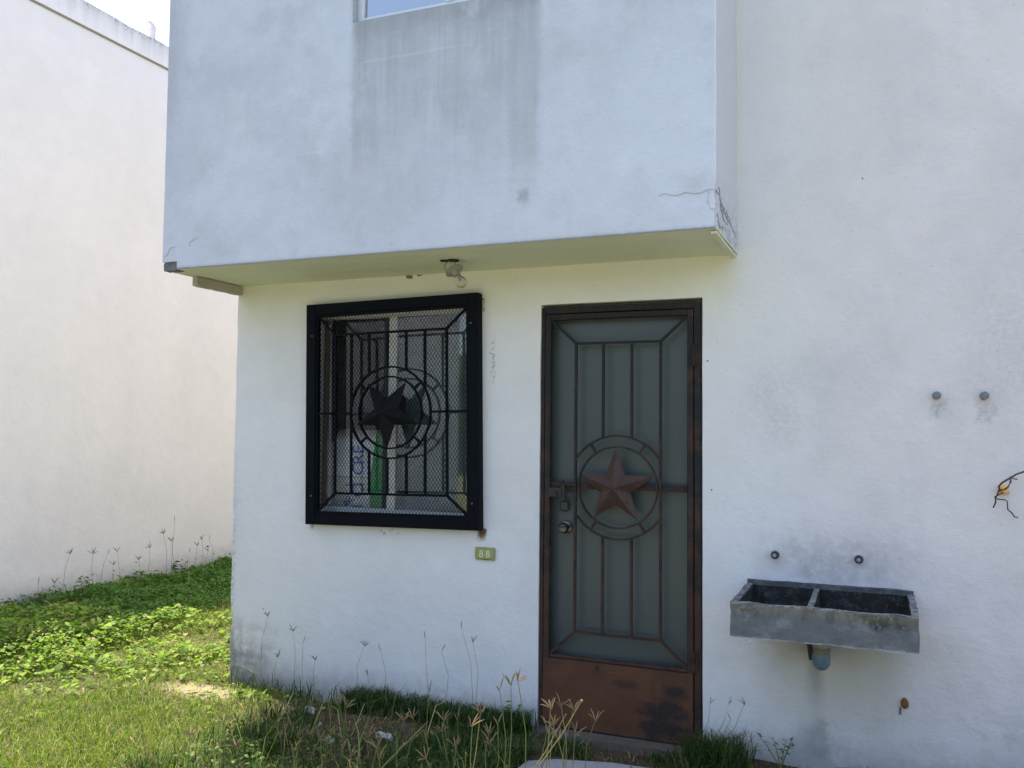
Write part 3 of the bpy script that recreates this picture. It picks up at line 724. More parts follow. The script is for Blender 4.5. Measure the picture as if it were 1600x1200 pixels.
# ------------------------------------------------------------------ concrete laundry sink
def mat_sink():
    M = Mat('mossy_cast_concrete', .95, .2); x, y, z = M.x, M.y, M.z
    n = M.noise(9, 6, .65); g = M.noise(110, 3, .7); b = M.noise(26, 6, .75)
    c = M.mulval(M.col((.14, .144, .15)), 1.0+(n-.5)*.8+(g-.5)*.5)
    c = M.mix(ss(n, .5, .68)*.45, c, (.28, .30, .32))
    c = M.mix(ss(M.noise(55, 5, .75), .54, .68)*.5, c, (.11, .11, .105))
    outer = ss(y, -.515, -.53)
    top = ss(z, .128, .136)
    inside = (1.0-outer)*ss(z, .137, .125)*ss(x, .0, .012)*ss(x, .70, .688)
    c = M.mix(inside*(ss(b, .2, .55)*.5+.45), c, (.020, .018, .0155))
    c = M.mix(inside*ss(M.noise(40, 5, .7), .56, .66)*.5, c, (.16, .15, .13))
    drip = ss(z+(b-.5)*.10, .075, .125)*ss(M.noise(1.0, 5, .7, M.vec(x*22, 0.0, z*9)), .42, .62)*outer
    c = M.mix(drip*ss(x+(n-.5)*.3, -.1, .5)*.95, c, (.028, .027, .024))
    c = M.mix(outer*band(x+(b-.5)*.1, .48, .66, .05)*ss(z+(b-.5)*.12, .06, .11)*ss(M.noise(48, 5, .7), .40, .52)*.95, c, (.02, .02, .018))
    c = M.mix(outer*band(x+(b-.5)*.1, .0, .12, .03)*ss(z+(b-.5)*.08, .07, .12)*ss(M.noise(48, 5, .7), .42, .55)*.85, c, (.03, .03, .026))
    c = M.mix(ss(z+(n-.5)*.03, .085, .12)*outer*.35, c, (.27, .235, .15))
    c = M.mix(top*.40, c, (.40, .41, .41)); c = M.mix(top*ss(b, .42, .55)*.75, c, (.06, .06, .058)); c = M.mix(top*ss(y, -.05, -.025)*.7, c, (.07, .07, .07))
    c = M.mix(outer*ss(z+(b-.5)*.02, .008, .0)*.5, c, (.5, .5, .49))
    M.base(c); M.bump(g*.8+n*1.2+b*.5, .0035); return M.m
SM = mat_sink()
sx = 2.971
sink = empty('laundry_sink', (sx, 0, .662), 'grimy grey concrete wash sink with two basins hung on the wall right of the door', 'sink')
W_, D_, H_ = .696, .542, .138; tk = .026; xd = .305
def basin():
    bm = B(); seg = .035
    def g(x0, x1, y0, y1, z0, z1): box(bm, x0, x1, y0, y1, z0, z1, seg)
    g(0, W_, -D_, -.002, 0, .022)
    g(0, W_, -D_, -D_+tk, .022, H_); g(0, tk, -D_+tk, -.03, .022, H_); g(W_-tk, W_, -D_+tk, -.03, .022, H_); g(0, W_, -.03, -.002, .022, H_+.012)
    bmesh.ops.remove_doubles(bm, verts=bm.verts, dist=1e-4)
    for v in bm.verts:
        n = mnoise.noise_vector(v.co*11); v.co += n*.005
        if v.co.z > .05 and v.co.y < -D_+.01: v.co.y += .004*mnoise.noise(v.co*3)
        n = mnoise.noise_vector(v.co*35); v.co += n*.0035
    return bm
obj('basin', basin(), SM, sink, smooth=35)
bm = B(); box(bm, xd-.012, xd+.010, -D_+tk-.002, -.028, .021, H_-.004, .035); rough(bm, .004, 20)
obj('divider', bm, SM, sink, smooth=35)
PVC = simple('stained_pvc', (.30, .31, .29), .6, 0, .4, .35, 35); BPVC = simple('blue_grey_pvc', (.14, .21, .28), .5, 0, .4, .9, 22)
bm = B(); tube(bm, [(.332, -.27, -.001), (.332, -.27, -.10)], .030, 16); obj('drain_pipe', bm, PVC, sink, smooth=40)
bm = B(); lathe(bm, [(.033, 0), (.034, .02), (.032, .024)], 16, (.332, -.27, -.095), (0, 0, 1)); obj('collar', bm, simple('brown_tape', (.22, .18, .11), .7), sink, smooth=40)
bm = B(); pts = [(.332, -.27, -.090), (.332, -.266, -.115), (.330, -.247, -.134), (.328, -.20, -.142), (.326, -.12, -.142), (.325, .0, -.142)]
tube(bm, pts, [.034, .037, .037, .034, .030, .030], 16); obj('elbow', bm, BPVC, sink, smooth=50)
bm = B(); tube(bm, [(.294, -.25, -.001), (.284, -.25, -.07), (.292, -.25, -.13)], .011, 8); box(bm, .280, .318, -.262, -.238, -.065, -.056); obj('strap', bm, simple('black_strap', (.02, .02, .022), .5), sink)

# ------------------------------------------------------------------ capped pipes in the wall
STEEL = simple('galvanised_cap', (.19, .20, .215), .45, .5, .5, .25, 60); BLKR = simple('black_ring', (.02, .021, .025), .5)
def stub(x, z, label, dark):
    e = empty('pipe_stub', (x, 0, z), label, 'pipe', 'capped water pipes in the right wall')
    if dark:
        bm = B(); lathe(bm, [(.015, 0), (.0165, .004), (.0165, .030), (.014, .033)], 14, (0, 0, 0), (0, -1, 0)); obj('collar', bm, BLKR, e, smooth=40)
        bm = B(); lathe(bm, [(.0095, 0), (.0095, .004), (.006, .006)], 8, (0, -.032, 0), (0, -1, 0)); obj('plug', bm, simple('pale_plug', (.27, .27, .28), .5), e)
        bm = B(); lathe(bm, [(.020, 0), (.018, .002)], 12, (0, -.0015, 0), (0, -1, 0)); obj('mortar_ring', bm, CONC, e)
    else:
        bm = B(); lathe(bm, [(.017, 0), (.0175, .004), (.0175, .040), (.016, .044)], 14, (0, 0, 0), (0, -1, 0)); obj('pipe', bm, STEEL, e, smooth=40)
        bm = B(); lathe(bm, [(.0135, 0), (.011, .003)], 6, (0, -.0442, 0), (0, -1, 0)); obj('plug', bm, STEEL, e)
stub(3.092, .928, 'black-ringed pipe stub above the left basin of the sink', True)
stub(3.448, .931, 'black-ringed pipe stub above the right basin of the sink', True)
stub(3.766, 1.652, 'grey capped pipe stub high on the wall, left of its twin', False)
stub(3.948, 1.650, 'grey capped pipe stub high on the wall, right of its twin', False)
e = empty('rusty_pipe_end', (3.626, 0, .328), 'orange-brown rusted pipe end low on the wall below the sink', 'pipe')
bm = B(); lathe(bm, [(.016, 0), (.015, .012), (.010, .017)], 12, (0, 0, 0), (0, -1, 0))
for v in bm.verts: v.co.z *= 1.45
rough(bm, .004, 60); obj('cap', bm, simple('orange_rust', (.21, .105, .03), .9, 0, .2, .3, 60, .001), e)
bm = B(); box(bm, -.020, -.015, -.006, .0, -.05, -.02); obj('rust_run', bm, RUSTB, e)

# wires / dry root out of a foam-filled hole
wr = empty('dangling_wire', (4.012, 0, 1.258), 'stripped brown wires twisting out of an orange foam plug at the right edge', 'wire')
def q2(px, py): return ((px-665)/800*.49, (py-815)/-1200*.73)   # local plan of the twist (metres)
WB = simple('brown_wire', (.075, .045, .045), .6)
def wire(pts, r0, ys, name='wire'):
    P = []
    for i, (a, b) in enumerate(pts):
        x, z = q2(a, b); P.append((x, -.02-ys*math.sin(PI*i/(len(pts)-1))-.006*random.random(), z))
    bm = B(); tube(bm, P, r0, 6); obj(name, bm, WB, wr, smooth=60)
wire([(665, 815), (640, 818), (632, 790), (650, 765), (690, 735), (710, 722), (735, 705), (775, 690), (830, 665), (900, 640)], .0040, .05)
wire([(668, 818), (688, 795), (704, 762), (711, 725)], .0036, .03)
wire([(712, 724), (725, 738), (750, 742)], .0024, .0)
wire([(640, 815), (625, 845), (612, 870), (615, 900), (603, 940)], .0030, .03)
wire([(665, 835), (640, 845), (612, 868)], .0026, .02)
wire([(612, 868), (630, 880), (668, 880), (680, 890), (682, 945), (705, 965), (725, 995), (748, 1000)], .0026, .04)
bm = B(); bmesh.ops.create_icosphere(bm, subdivisions=3, radius=.019, matrix=Matrix.Translation((0, -.014, 0)) @ Matrix.Diagonal((1, .8, 1.1, 1)))
bmesh.ops.create_icosphere(bm, subdivisions=2, radius=.008, matrix=Matrix.Translation((.016, -.012, -.008)))
rough(bm, .007, 70); obj('foam_plug', bm, simple('orange_foam', (.80, .47, .17), .9, 0, .2, .35, 80, .002), wr)

# ------------------------------------------------------------------ NEIGHBOURING HOUSE
nb = empty('neighbour_house', (-2.971, 0, 0), 'blank cream-white side wall of the neighbouring house at the left', 'house')
bm = B(); box(bm, -7.5, 0, -9, 14, -.4, 5.03, 1.0); obj('wall', bm, PN, nb)
def parapet():
    bm = B(); box(bm, -.16, .020, -9.0, 14.0, 5.034, 5.245, .12)
    for v in bm.verts:
        if v.co.z > 5.2: v.co.z += .022*mnoise.noise(Vector((3, v.co.y*1.6, 0)))+.010*mnoise.noise(Vector((7, v.co.y*6, v.co.x*3)))
        v.co.x += .004*mnoise.noise(v.co*4)
    return bm
obj('parapet', parapet(), PN, nb, smooth=40)
bm = B(); box(bm, -.02, .012, -9.0, 14.0, 5.018, 5.0335); obj('groove', bm, simple('groove_grime', (.30, .27, .24), .95), nb)
bm = B(); tube(bm, [(-.63, 2.833, 5.031), (-.63, 2.833, 5.70), (-.63, 2.83, 5.74), (-.635, 2.80, 5.765), (-.64, 2.765, 5.768)], .033, 12)
tube(bm, [(-.63, 2.833, 5.68), (-.63, 2.833, 5.74)], .039, 12); obj('vent_pipe', bm, simple('white_pvc', (.50, .45, .47), .6), nb, smooth=40)

# ------------------------------------------------------------------ GROUND
def gh(x, y):
    """height of the terrain"""
    x = np.asarray(x, float); y = np.asarray(y, float)
    h = .014*np.sin(x*3.1+1.3)*np.sin(y*2.7+.4)+.009*np.sin(x*7.3+y*5.1)+.005*np.sin(x*17+2*y)*np.cos(y*13)
    h = h+.0*x
    h = h+.022*np.exp(-((x-3.42)/.2)**2-(y/.16)**2)-.03*np.exp(-((y)/.1)**2)*(x > 0)*(x < 2.9)
    h = h-.02*np.exp(-((x-2.3)/.55)**2-((y+.45)/.4)**2)
    return h
def cuts1(lo, a, b, hi, fine, n=14):
    mid = np.arange(a, b+1e-6, fine)
    left = a-np.geomspace(fine, a-lo, n)[::-1]; right = b+np.geomspace(fine, hi-b, n)
    return np.concatenate([left, mid, right])
gxs = cuts1(-300, -3.4, 5.5, 300, .06); gys = cuts1(-300, -3.0, 4.6, 300, .06)
XX, YY = np.meshgrid(gxs, gys, indexing='ij'); fade = np.exp(-(np.maximum(0, np.hypot(XX, YY)-12)/6)**2)
ZZ = gh(XX, YY)*fade
inside = ((XX > .16) & (YY > .16) & (XX < GX-.1) & (YY < 7.6)); ZZ = np.where(inside, -.3, ZZ)
nx_, ny_ = len(gxs), len(gys); idx = np.arange(nx_*ny_).reshape(nx_, ny_)
def np_mesh(name, co, polys, tint=None):
    """co (N,3); polys (F,k) all with k corners"""
    me = bpy.data.meshes.new(name); N, F, k = len(co), len(polys), polys.shape[1]
    me.vertices.add(N); me.vertices.foreach_set('co', np.ascontiguousarray(co, np.float32).ravel())
    me.loops.add(F*k); me.loops.foreach_set('vertex_index', np.ascontiguousarray(polys, np.int32).ravel())
    me.polygons.add(F); me.polygons.foreach_set('loop_start', np.arange(0, F*k, k, dtype=np.int32))
    if tint is not None:
        a = me.attributes.new('tint', 'FLOAT_COLOR', 'POINT'); c = np.ones((N, 4), np.float32); c[:, :3] = tint
        a.data.foreach_set('color', c.ravel())
    me.update(); me.validate(); return me
polys = np.stack([idx[:-1, :-1], idx[1:, :-1], idx[1:, 1:], idx[:-1, 1:]], -1).reshape(-1, 4)
def mat_ground():
    M = Mat('soil_and_thatch', 1.0, .1); x, y = M.x, M.y
    n = M.noise(2.6, 6, .65); g = M.noise(40, 5, .7); t = M.noise(9, 5, .7)
    c = M.mix(ss(t, .35, .65), (.075, .095, .026), (.14, .13, .055))
    c = M.mix(ss(n, .55, .72)*.8, c, (.27, .20, .115))
    c = M.mix(band(x+(t-.5)*.25, -.28, .30, .10)*band(y+(t-.5)*.12, -.30, -.10, .06)*.9, c, (.42, .33, .20))
    c = M.mix(ss(y+(n-.5)*.6, -1.8, -2.5)*.9, c, (.27, .25, .12))  # unseen ground lightened to bounce warm light towards the house
    soil = ss(y+(t-.5)*.4, -1.2, -.75)*ss(x+(t-.5)*.3, .35, .7)
    c = M.mix(soil, c, (.105, .075, .05))
    soilr = ss(y+(t-.5)*.1, -.25, -.12)*ss(x, 2.9, 3.1)
    c = M.mix(soilr, c, (.10, .075, .05))
    c = M.mulval(c, 1.0+(g-.5)*.7); M.base(c); M.bump(g+t, .02); return M.m
go = obj('ground', np_mesh('ground', np.stack([XX, YY, ZZ], -1).reshape(-1, 3), polys), mat_ground()); tag(go, kind='structure')
go.data.polygons.foreach_set('use_smooth', [True]*len(go.data.polygons))
bm = B()                                                     # cast slab in front of the door
pts = [(2.06, -.46), (2.18, -.385), (2.42, -.325), (2.66, -.315), (2.74, -.36), (2.78, -1.3), (2.03, -1.3)]
lo = [bm.verts.new((a, b, -.06)) for a, b in pts]; hi = [bm.verts.new((a, b, .004)) for a, b in pts]
bm.faces.new(hi); bm.faces.new(lo)
for i in range(len(pts)):
    j = (i+1) % len(pts); bm.faces.new([lo[i], lo[j], hi[j], hi[i]])
tag(obj('path_slab', bm, mat_concrete('worn_slab', (.30, .30, .30), (.19, .185, .175), .5, 6)), kind='structure')
bm = B(); box(bm, -9, 12, -6.2, -2.9, -.1, .045)
tag(obj('added_bounce_paving', bm, mat_concrete('pale_bounce_paving', (.36, .35, .32), (.28, .265, .24), .4, 2)), kind='structure')  # unseen paving added around the camera to bounce light onto walls and soffit
bm = B(); box(bm, 1.9395, 2.7595, -.09, .148, -.12, .005, .04); rough(bm, .006, 12)
obj('door_sill', bm, mat_concrete('soil_stained_sill', (.13, .11, .09), (.08, .065, .05), .6, 9), house)

# ------------------------------------------------------------------ vegetation
def leafmat(name, trans=.35, rough=.6):
    M = Mat(name, rough, .25); c = M.attr('tint'); M.base(c); t = M.t
    tl = t.nodes.new('ShaderNodeBsdfTranslucent'); t.links.new(M.mix(1.0, c, (1.5, 1.7, .8), 'MULTIPLY'), tl.inputs[0])
    mx = t.nodes.new('ShaderNodeMixShader'); mx.inputs[0].default_value = trans
    out = [n for n in t.nodes if n.type == 'OUTPUT_MATERIAL'][0]
    t.links.new(M.p.outputs[0], mx.inputs[1]); t.links.new(tl.outputs[0], mx.inputs[2]); t.links.new(mx.outputs[0], out.inputs[0])
    return M.m
LEAF = leafmat('leaf'); BLADE = leafmat('grass_blade', .3, .5)
def blades(name, x, y, h, wd, lean, pal, wts=None, z0=None, curl=.5):
    N = len(x); az = rng.uniform(0, 2*PI, N); d = np.stack([np.cos(az), np.sin(az)], -1)
    z = gh(x, y) if z0 is None else z0
    fa = rng.uniform(0, PI, N); s = np.stack([np.cos(fa), np.sin(fa)], -1)*(wd/2)[:, None]
    base = np.stack([x, y, z-.006], -1)
    mid = base+np.concatenate([d*(lean*h*.35)[:, None], (h*.62)[:, None]], 1)
    tip = base+np.concatenate([d*(lean*h)[:, None], (h*(1-curl*np.minimum(lean, 1.3)*.5))[:, None]], 1)
    S3 = np.concatenate([s, np.zeros((N, 1))], 1)
    co = np.stack([base-S3, base+S3, mid+S3*.8, mid-S3*.8, tip], 1).reshape(-1, 3)
    b = np.arange(N)[:, None]*5
    tr = np.concatenate([b+np.array([[0, 1, 2]]), b+np.array([[0, 2, 3]]), b+np.array([[3, 2, 4]])], 0)
    pal = np.array(pal); ci = rng.choice(len(pal), N, p=wts); c = pal[ci]*rng.uniform(.5, 1.45, (N, 1))
    return obj(name, np_mesh(name, co, tr, np.repeat(c, 5, 0)), BLADE)
def leaves(name, x, y, z, L, wd, tilt, pal, wts=None, mat=None):
    """pointed-oval leaves folded along the midrib"""
    N = len(x); az = rng.uniform(0, 2*PI, N); tl = rng.normal(tilt, .35, N)
    d = np.stack([np.cos(az)*np.cos(tl), np.sin(az)*np.cos(tl), np.sin(tl)], -1)
    s = np.stack([-np.sin(az), np.cos(az), np.zeros(N)], -1); rl = rng.normal(0, .3, N)
    up = np.cross(d, s); s = s*np.cos(rl)[:, None]+up*np.sin(rl)[:, None]; up = np.cross(d, s)
    p = np.stack([x, y, z], -1); L = L[:, None]; wd = wd[:, None]
    v = [p, p+d*L*.35+s*wd*.5+up*wd*.15, p+d*L*.75+s*wd*.32+up*wd*.05, p+d*L-up*L*.12, p+d*L*.75-s*wd*.32+up*wd*.05, p+d*L*.35-s*wd*.5+up*wd*.15]
    co = np.stack(v, 1).reshape(-1, 3); b = np.arange(N)[:, None]*6
    tr = np.concatenate([b+np.array([t]) for t in ((0, 1, 5), (1, 2, 5), (2, 4, 5), (2, 3, 4))], 0)
    pal = np.array(pal); ci = rng.choice(len(pal), N, p=wts); c = pal[ci]*rng.uniform(.7, 1.3, (N, 1))
    return obj(name, np_mesh(name, co, tr, np.repeat(c, 6, 0)), mat or LEAF)
def fbm(x, y, s, seed=0):
    v = np.zeros_like(x); a = 1.0
    for i in range(4):
        r_ = np.random.default_rng(seed+i); k = r_.normal(0, s*(1.9**i), (5, 2)); ph = r_.uniform(0, 6.28, 5)
        v += a*np.mean([np.sin(k[j, 0]*x+k[j, 1]*y+ph[j]) for j in range(5)], 0); a *= .6
    return v
def scatter(n, x0, x1, y0, y1, keep):
    x = rng.uniform(x0, x1, n); y = rng.uniform(y0, y1, n); k = keep(x, y) > rng.random(n); return x[k], y[k]
def clear(x, y):
    """1 where plants may grow: not in the houses, nor on the slab"""
    ok = ~((x > -.005) & (y > -.012)) & (x > -2.96)
    slab = (x > 2.05) & (x < 2.75) & (y < -.335+.02*np.sin(x*9)) & (y > -1.35)
    return (ok & ~slab).astype(float)
GREENS = [(.165, .24, .03), (.225, .275, .042), (.10, .165, .02), (.28, .28, .08), (.36, .30, .135)]
GW = [.30, .27, .18, .14, .11]
sstep = lambda v, a, b: np.clip((v-a)/(b-a), 0, 1)
bare_soil = lambda x, y: np.exp(-((x-1.22)/.42)**2-((y+.48)/.15)**2)
def clump(x, y, s, k): return np.clip((fbm(x, y, s, k)+.12)*3.0, .04, 1)
# short lawn
def keep_lawn(x, y):
    bare = np.clip((fbm(x, y, 2.6, 3)-.10)*2.2, 0, .85)
    soil = sstep(y, -.75, -.35)*sstep(x, .30, .7)
    dry = np.exp(-((x-.0)/.30)**2-((y+.20)/.13)**2)
    strip = sstep(x, .55, .95)*sstep(y, -1.5, -1.15)
    return clear(x, y)*(1-.78*strip)*(1-.95*np.minimum(1, bare_soil(x, y)*1.3))*(1-bare*.8)*(1-soil*.75)*(1-.97*np.minimum(1, dry*1.3))*(1-.6*sstep(x, -1.9, -2.4))
xa_, ya_ = scatter(230000, -2.95, 1.0, -1.9, 3.6, keep_lawn); xb_, yb_ = scatter(60000, 1.0, 5.2, -2.0, 0, keep_lawn); xc_, yc_ = scatter(20000, -2.95, 0, 3.6, 6.5, keep_lawn)
x = np.concatenate([xa_, xb_, xc_]); y = np.concatenate([ya_, yb_, yc_])
h = rng.gamma(4, .0085, len(x))*(.75+.6*np.clip(fbm(x, y, 2.0, 9)+.4, 0, 1.2))
tag(blades('lawn_grass', x, y, h, rng.uniform(.0025, .0055, len(x)), rng.uniform(.2, 1.3, len(x)), GREENS, GW), kind='stuff')
# dry thatch lying flat
def keep_dry(x, y):
    soil = sstep(y, -.8, -.4)*sstep(x, .30, .7)*.30
    dry = np.exp(-((x-.02)/.40)**2-((y+.22)/.16)**2)*3
    return clear(x, y)*np.clip(.10+np.clip((fbm(x, y, 2.6, 3)-.05)*1.6, 0, .7)+soil+dry, 0, 1)*.9
x, y = scatter(38000, -2.9, 4.6, -2.2, 3.5, keep_dry)
tag(blades('dry_straw', x, y, rng.uniform(.015, .05, len(x)), rng.uniform(.002, .0045, len(x)), rng.uniform(1.2, 3.2, len(x)),
    [(.36, .28, .14), (.25, .19, .09), (.44, .37, .21), (.17, .13, .07)], [.35, .3, .2, .15], curl=1.2), kind='stuff')
# creeping broad-leaved weeds, sunlit belt
def keep_weed(x, y):
    belt = np.exp(-((y-(.50+.28*(x+1.6)))/.52)**2)*sstep(x, .0, -.8)
    patch = np.exp(-((x+1.2)/.9)**2-((y+.05)/.45)**2)*.42+np.exp(-((x+1.52)/.5)**2-((y+.2)/.42)**2)*1.2
    return clear(x, y)*np.clip(belt*1.1+patch+np.clip(fbm(x, y, 3.2, 21)-.20, 0, .4)*.4*(x < .8), 0, 1)*np.clip(.65+fbm(x, y, 5, 33), .05, 1)
x, y = scatter(100000, -2.95, 2.4, -1.6, 3.2, keep_weed)
hump = (.05+.10*np.clip(fbm(x, y, 4.5, 40)+.45, 0, 1))*sstep(keep_weed(x, y), .05, .6)+.15*np.exp(-((x+1.52)/.34)**2-((y+.25)/.30)**2)+.04*np.exp(-((x+1.2)/.3)**2-((y-.4)/.2)**2)
z = gh(x, y)+.012+hump*np.sqrt(rng.random(len(x)))
L = np.clip(rng.gamma(5, .0066, len(x)), .010, .07)
YG = [(.225, .32, .03), (.165, .26, .028), (.29, .35, .07), (.09, .16, .022), (.30, .25, .11)]
tag(leaves('creeping_weed', x, y, z, L, L*rng.uniform(.5, .75, len(x)), .15, YG, [.31, .29, .14, .20, .06]), kind='stuff')
# taller dark ground cover along the neighbour's wall
def keep_tall(x, y):
    return clear(x, y)*sstep(x, -1.40, -1.75)*sstep(y, .45, .95)*np.clip(.85+.6*fbm(x, y, 3.5, 50), .15, 1)
x, y = scatter(38000, -2.95, -1.35, .4, 4.6, keep_tall)
top = .035+.02*sstep(x, -2.2, -2.6)-.02*sstep(x, -2.6, -2.9)+.06*fbm(x, y, 6, 60)+rng.exponential(.05, len(x))*(rng.random(len(x)) < .06)
z = gh(x, y)+.01+np.maximum(top, .02)*np.sqrt(rng.random(len(x))); L = rng.uniform(.022, .055, len(x))
DG = [(.085, .19, .03), (.12, .23, .035), (.055, .135, .02), (.15, .24, .05)]
tag(leaves('wall_foot_weed', x, y, z, L, L*rng.uniform(.28, .6, len(x)), .25, DG, [.35, .3, .2, .15]), kind='stuff')
# longer grass: along the neighbour's wall, the house's foot, the sunlit left foreground and before the slab
def tuft(n, x0, x1, y0, y1, keep, h0, h1, pal, wts, name):
    x, y = scatter(n, x0, x1, y0, y1, lambda a, b: clear(a, b)*keep(a, b))
    return tag(blades(name, x, y, rng.uniform(h0, h1, len(x)), rng.uniform(.003, .006, len(x)), rng.uniform(.15, 1.0, len(x)), pal, wts, curl=.9), kind='stuff')
tuft(1500, -2.95, -1.9, .5, 4.5, lambda x, y: .35+.5*sstep(x, -2.3, -2.8), .05, .20, GREENS, GW, 'long_grass')
DGR = [(.022, .058, .010), (.036, .084, .015), (.065, .105, .022), (.15, .125, .05)]  # grass greens darkened to paint in the house's shade
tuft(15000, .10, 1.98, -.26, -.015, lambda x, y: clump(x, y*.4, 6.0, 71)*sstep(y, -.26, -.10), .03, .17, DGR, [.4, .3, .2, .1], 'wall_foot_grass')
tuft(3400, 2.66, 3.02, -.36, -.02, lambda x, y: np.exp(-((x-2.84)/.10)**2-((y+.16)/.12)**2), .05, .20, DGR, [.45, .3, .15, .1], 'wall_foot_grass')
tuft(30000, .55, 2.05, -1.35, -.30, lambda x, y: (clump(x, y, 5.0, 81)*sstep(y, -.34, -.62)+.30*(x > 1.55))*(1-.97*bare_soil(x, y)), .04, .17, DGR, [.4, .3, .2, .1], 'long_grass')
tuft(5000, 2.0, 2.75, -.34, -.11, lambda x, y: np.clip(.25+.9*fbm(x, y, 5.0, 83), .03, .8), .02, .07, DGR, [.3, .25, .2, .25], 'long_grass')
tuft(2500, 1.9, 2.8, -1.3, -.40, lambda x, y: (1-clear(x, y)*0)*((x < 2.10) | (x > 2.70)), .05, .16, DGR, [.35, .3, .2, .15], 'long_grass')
tuft(5500, -2.2, -.1, -1.6, .2, lambda x, y: np.clip(fbm(x, y, 2.2, 91)+.15, 0, .8), .05, .17, GREENS+[(.38, .30, .14)], [.26, .24, .13, .13, .12, .12], 'long_grass')
tuft(520, .55, 2.6, -1.4, -.5, lambda x, y: .5+0*x, .14, .36, [(.20, .24, .06), (.14, .18, .045), (.33, .28, .12)], [.35, .3, .35], 'long_grass')
x, y = scatter(2200, .7, 2.0, -.85, -.15, lambda a, b: clear(a, b)*np.minimum(1, .15+1.2*bare_soil(a, b)))
tag(leaves('leaf_litter', x, y, gh(x, y)+.006+.006*rng.random(len(x)), rng.uniform(.010, .030, len(x)), rng.uniform(.004, .012, len(x)), .0, [(.17, .115, .065), (.11, .075, .045), (.25, .18, .10), (.07, .05, .035)]), kind='stuff')
x, y = scatter(2600, .7, 2.3, -1.3, -.35, lambda a, b: clear(a, b)*np.clip(.5+fbm(a, b, 3.5, 95), 0, 1)*sstep(b, -.45, -.7))
z = gh(x, y)+.01+.08*np.sqrt(rng.random(len(x))); L = rng.uniform(.012, .03, len(x))
tag(leaves('creeping_weed', x, y, z, L, L*.65, .15, DGR+[(.20, .27, .07)], [.35, .3, .15, .05, .15]), kind='stuff')

# seed-headed stalks, each a thing of its own
def vmat(name, c, trans=.2):
    M = Mat(name, .75, .2); n = M.noise(25, 3); M.base(M.mulval(M.col(c), 1.0+(n-.5)*.6)); return M.m
STEM_G, STEM_D = vmat('green_stalk', (.16, .19, .055)), vmat('straw_stalk', (.27, .23, .09))
HEAD_T, HEAD_G = vmat('tan_seed_head', (.24, .165, .085)), vmat('grey_seed_head', (.17, .145, .115))
def spike_mesh(n, ln, seed, spread):
    rd = random.Random(seed); bm = B()
    for i in range(n):
        a = 2*PI*i/n+rd.uniform(-.5, .5); sp = spread*rd.uniform(.55, 1.2); l = ln*rd.uniform(.75, 1.2)
        d = Vector((math.cos(a)*math.sin(sp), math.sin(a)*math.sin(sp), math.cos(sp))); e = Vector((d.x*1.25, d.y*1.25, d.z-.15)).normalized()
        p0 = Vector((0, 0, rd.uniform(-.012, .0)))
        tube(bm, [p0, p0+d*l*.25, p0+d*l*.6, p0+d*l*.6+e*l*.38], [.0008, .0022, .0025, .0008], 4)
    me = bpy.data.meshes.new('seed_head'); bmesh.ops.recalc_face_normals(bm, faces=bm.faces); bm.to_mesh(me); bm.free(); return me
HEADS = [spike_mesh(n, l, s, sp) for n, l, s, sp in ((5, .050, 1, .75), (4, .056, 2, .60), (6, .046, 3, .9), (3, .056, 4, .45), (2, .050, 5, .35), (4, .060, 6, .8))]
THIN = [spike_mesh(n, l, s, sp) for n, l, s, sp in ((4, .045, 11, .65), (2, .042, 12, .35), (3, .050, 13, .6), (1, .05, 14, .1), (5, .045, 15, .85))]
STALKS = []; HN = {m.name: k for m, k in zip(HEADS, (5, 4, 6, 3, 2, 4))}; TN = {m.name: k for m, k in zip(THIN, (4, 2, 3, 1, 5))}
def stalk(tx, ty, tz, lean, heads, hm, stm, label, group, thick=.0021, hs=1.0):
    bx, by = tx-lean[0]*tz, ty-lean[1]*tz
    bx = min(bx, 9) if by < -.02 or bx < 0 else bx
    if by > -.03 and bx > 0: by = -.03
    bz = float(gh(bx, by))-.004
    e = empty('grass_stalk', (bx, by, bz), label, 'grass', group)
    top = Vector((tx-bx, ty-by, tz-bz)); bend = Vector((random.uniform(-.04, .04), random.uniform(-.03, .03), 0))*min(1, tz/.35)
    bm = B(); tube(bm, [(0, 0, 0), top*.33+bend*.7, top*.68+bend, top], [thick*1.25, thick, thick*.85, thick*.6], 4); obj('stem', bm, stm, e)
    me = random.choice(heads); o = bpy.data.objects.new('seed_head', me)
    link(o, e); o.location = top
    if not me.materials: me.materials.append(hm)
    o.material_slots[0].link = 'OBJECT'; o.material_slots[0].material = hm
    STALKS.append((group, tx, ty, tz, heads is HEADS, (HN if heads is HEADS else TN)[me.name], e))
    o.rotation_euler = (random.uniform(-.35, .35), random.uniform(-.35, .35)+lean[0]*.6, random.uniform(0, 6.28)); o.scale = (hs,)*3
    return e
A = [(1.38,-0.88,0.28),(1.26,-0.81,0.12),(1.10,-0.97,0.13),(1.10,-0.84,0.10),(1.13,-0.79,0.09),(1.42,-0.97,0.12),(1.64,-1.25,0.23),(1.72,-1.19,0.25),(1.72,-1.17,0.20),(1.63,-0.87,0.12),(1.76,-1.05,0.32),(1.72,-0.90,0.28),(1.83,-0.84,0.27),(1.81,-0.81,0.21),(1.91,-0.87,0.29),(2.16,-1.26,0.42),(2.17,-1.21,0.45),(2.23,-1.19,0.41),(2.20,-1.19,0.34),(2.05,-0.86,0.25),(1.93,-0.92,0.20),(2.24,-1.09,0.53),(2.22,-1.15,0.52),(2.32,-1.22,0.59)]
A2 = [(2.45,-1.23,0.51),(2.34,-0.80,0.38),(2.41,-1.08,0.40),(2.44,-1.12,0.36),(2.47,-1.03,0.45),(2.50,-0.85,0.36),(2.47,-1.01,0.35)]
